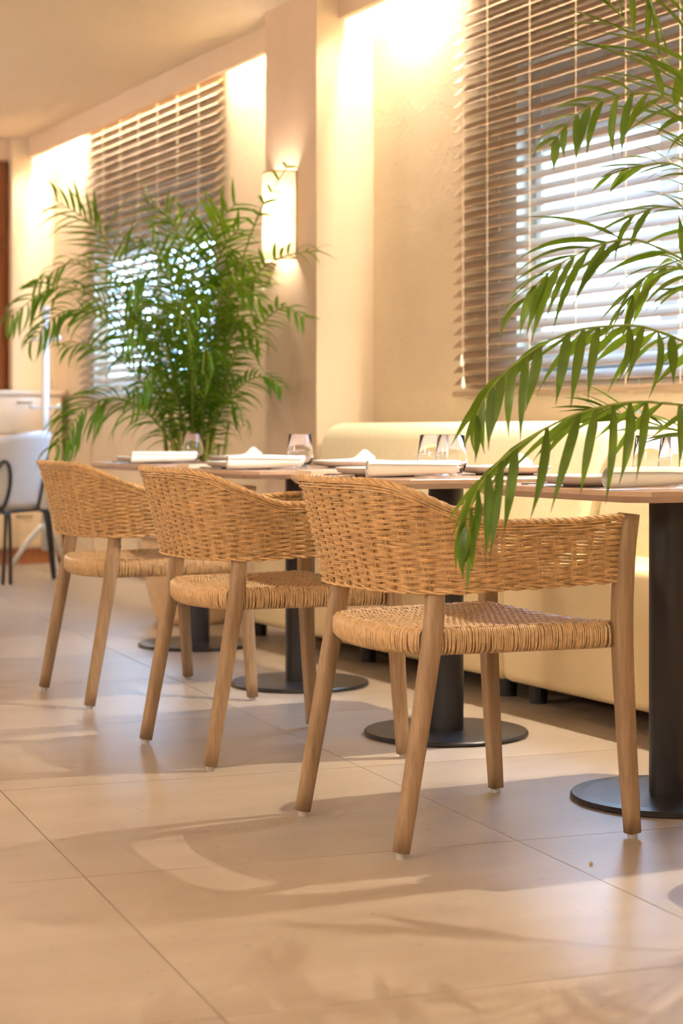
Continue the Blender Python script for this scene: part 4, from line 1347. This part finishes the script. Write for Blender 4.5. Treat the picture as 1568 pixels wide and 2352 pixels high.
# white shell chair on black rods
pc = P(-6, 1330, 10.75)
face = Vector((-0.89, 0.45))                       # camera frame: left and away
fw = face.x * CY + face.y * SY, -face.x * SY + face.y * CY
ang = math.atan2(fw[1], fw[0])
wc = empty('shell_chair', (pc.x, pc.y, 0), ang, 'white shell chair on thin black rod legs at the left edge', 'chair')
def shell_pt(a, z):
    k = (z - 0.43) / 0.44
    R = 0.215 + 0.045 * k
    return (-R * math.cos(a) * (0.95 + 0.25 * k) + 0.0, R * 1.08 * math.sin(a), z)
b = MB()
na, nz_ = 25, 11
V = []
for i in range(nz_):
    for j in range(na):
        a = math.radians(-84 + 168 * j / (na - 1))
        t = i / (nz_ - 1)
        ztop = 0.43 + (0.44 - 0.10 * (abs(a) / math.radians(84)) ** 2) * t
        V.append(shell_pt(a, ztop))
F = [(i * na + j, i * na + j + 1, (i + 1) * na + j + 1, (i + 1) * na + j) for i in range(nz_ - 1) for j in range(na - 1)]
b.add(V, F); bk = b.build('shell_back', MT['white'], wc, smooth=True)
so = bk.modifiers.new('solid', 'SOLIDIFY'); so.thickness = 0.009
b = MB()
ring = [shell_pt(math.radians(-84 + 168 * j / 24), 0.43)[:2] for j in range(25)]
poly = ring + [(0.20, 0.20), (0.24, 0.10), (0.25, 0.0), (0.24, -0.10), (0.20, -0.20)]
b.prism(poly, 0.425, 0.443); b.build('seat', MT['white'], wc, bevel=0.006)
b = MB()
for s in (-1, 1):
    b.tube([(-0.20, s * 0.18, 0.415), (0.20, s * 0.18, 0.415)], 0.007, 8)
b.tube([(-0.20, -0.18, 0.415), (-0.20, 0.18, 0.415)], 0.007, 8); b.tube([(0.20, -0.18, 0.415), (0.20, 0.18, 0.415)], 0.007, 8)
b.build('seat_frame', MT['black'], wc, smooth=True)
for sx in (-1, 1):
    for sy in (-1, 1):
        b = MB()
        for q in (-1, 1):
            b.tube(crom([(sx * 0.12, sy * 0.18, 0.415), (sx * 0.185, sy * (0.18 + q * 0.012), 0.41), (sx * 0.215, sy * (0.19 + q * 0.018), 0.37), (sx * (0.245 - 0.02 * (q > 0)), sy * (0.225 + q * 0.022), 0.011)], 14), 0.0105, 8)
        b.build('leg', MT['black'], wc, smooth=True)
for sy in (-1, 1):
    b = MB(); pts = []
    for q in np.linspace(0, 2 * PI, 36, endpoint=False):
        a = math.radians(sy * 46) + 0.17 * math.sin(q)
        z = 0.565 - 0.135 * math.cos(q)
        x, y, _ = shell_pt(a, max(z, 0.43))
        k = 1.065
        pts.append((x * k - 0.004, y * k, z))
    b.tube(pts, 0.0105, 8, closed=True, up=(0.3, 0.5, 0.1)); b.build('back_loop', MT['black'], wc, smooth=True)

# crumb on the floor
cp = P(1357, 1987, FPX * CAMH / (1987 - HOR))
b = MB()
b.lathe([(0, 0), (0.003, 0.0006), (0.0046, 0.003), (0.0035, 0.0055), (0.0015, 0.0075), (0, 0.008)], 8)
o = b.build('crumb', MT['crumb'], None, smooth=False); o.location = (cp.x, cp.y, 0); o.scale = (1.0, 0.8, 0.9)
tag(o, 'tiny bread crumb lying on the floor tile at right', 'crumb')
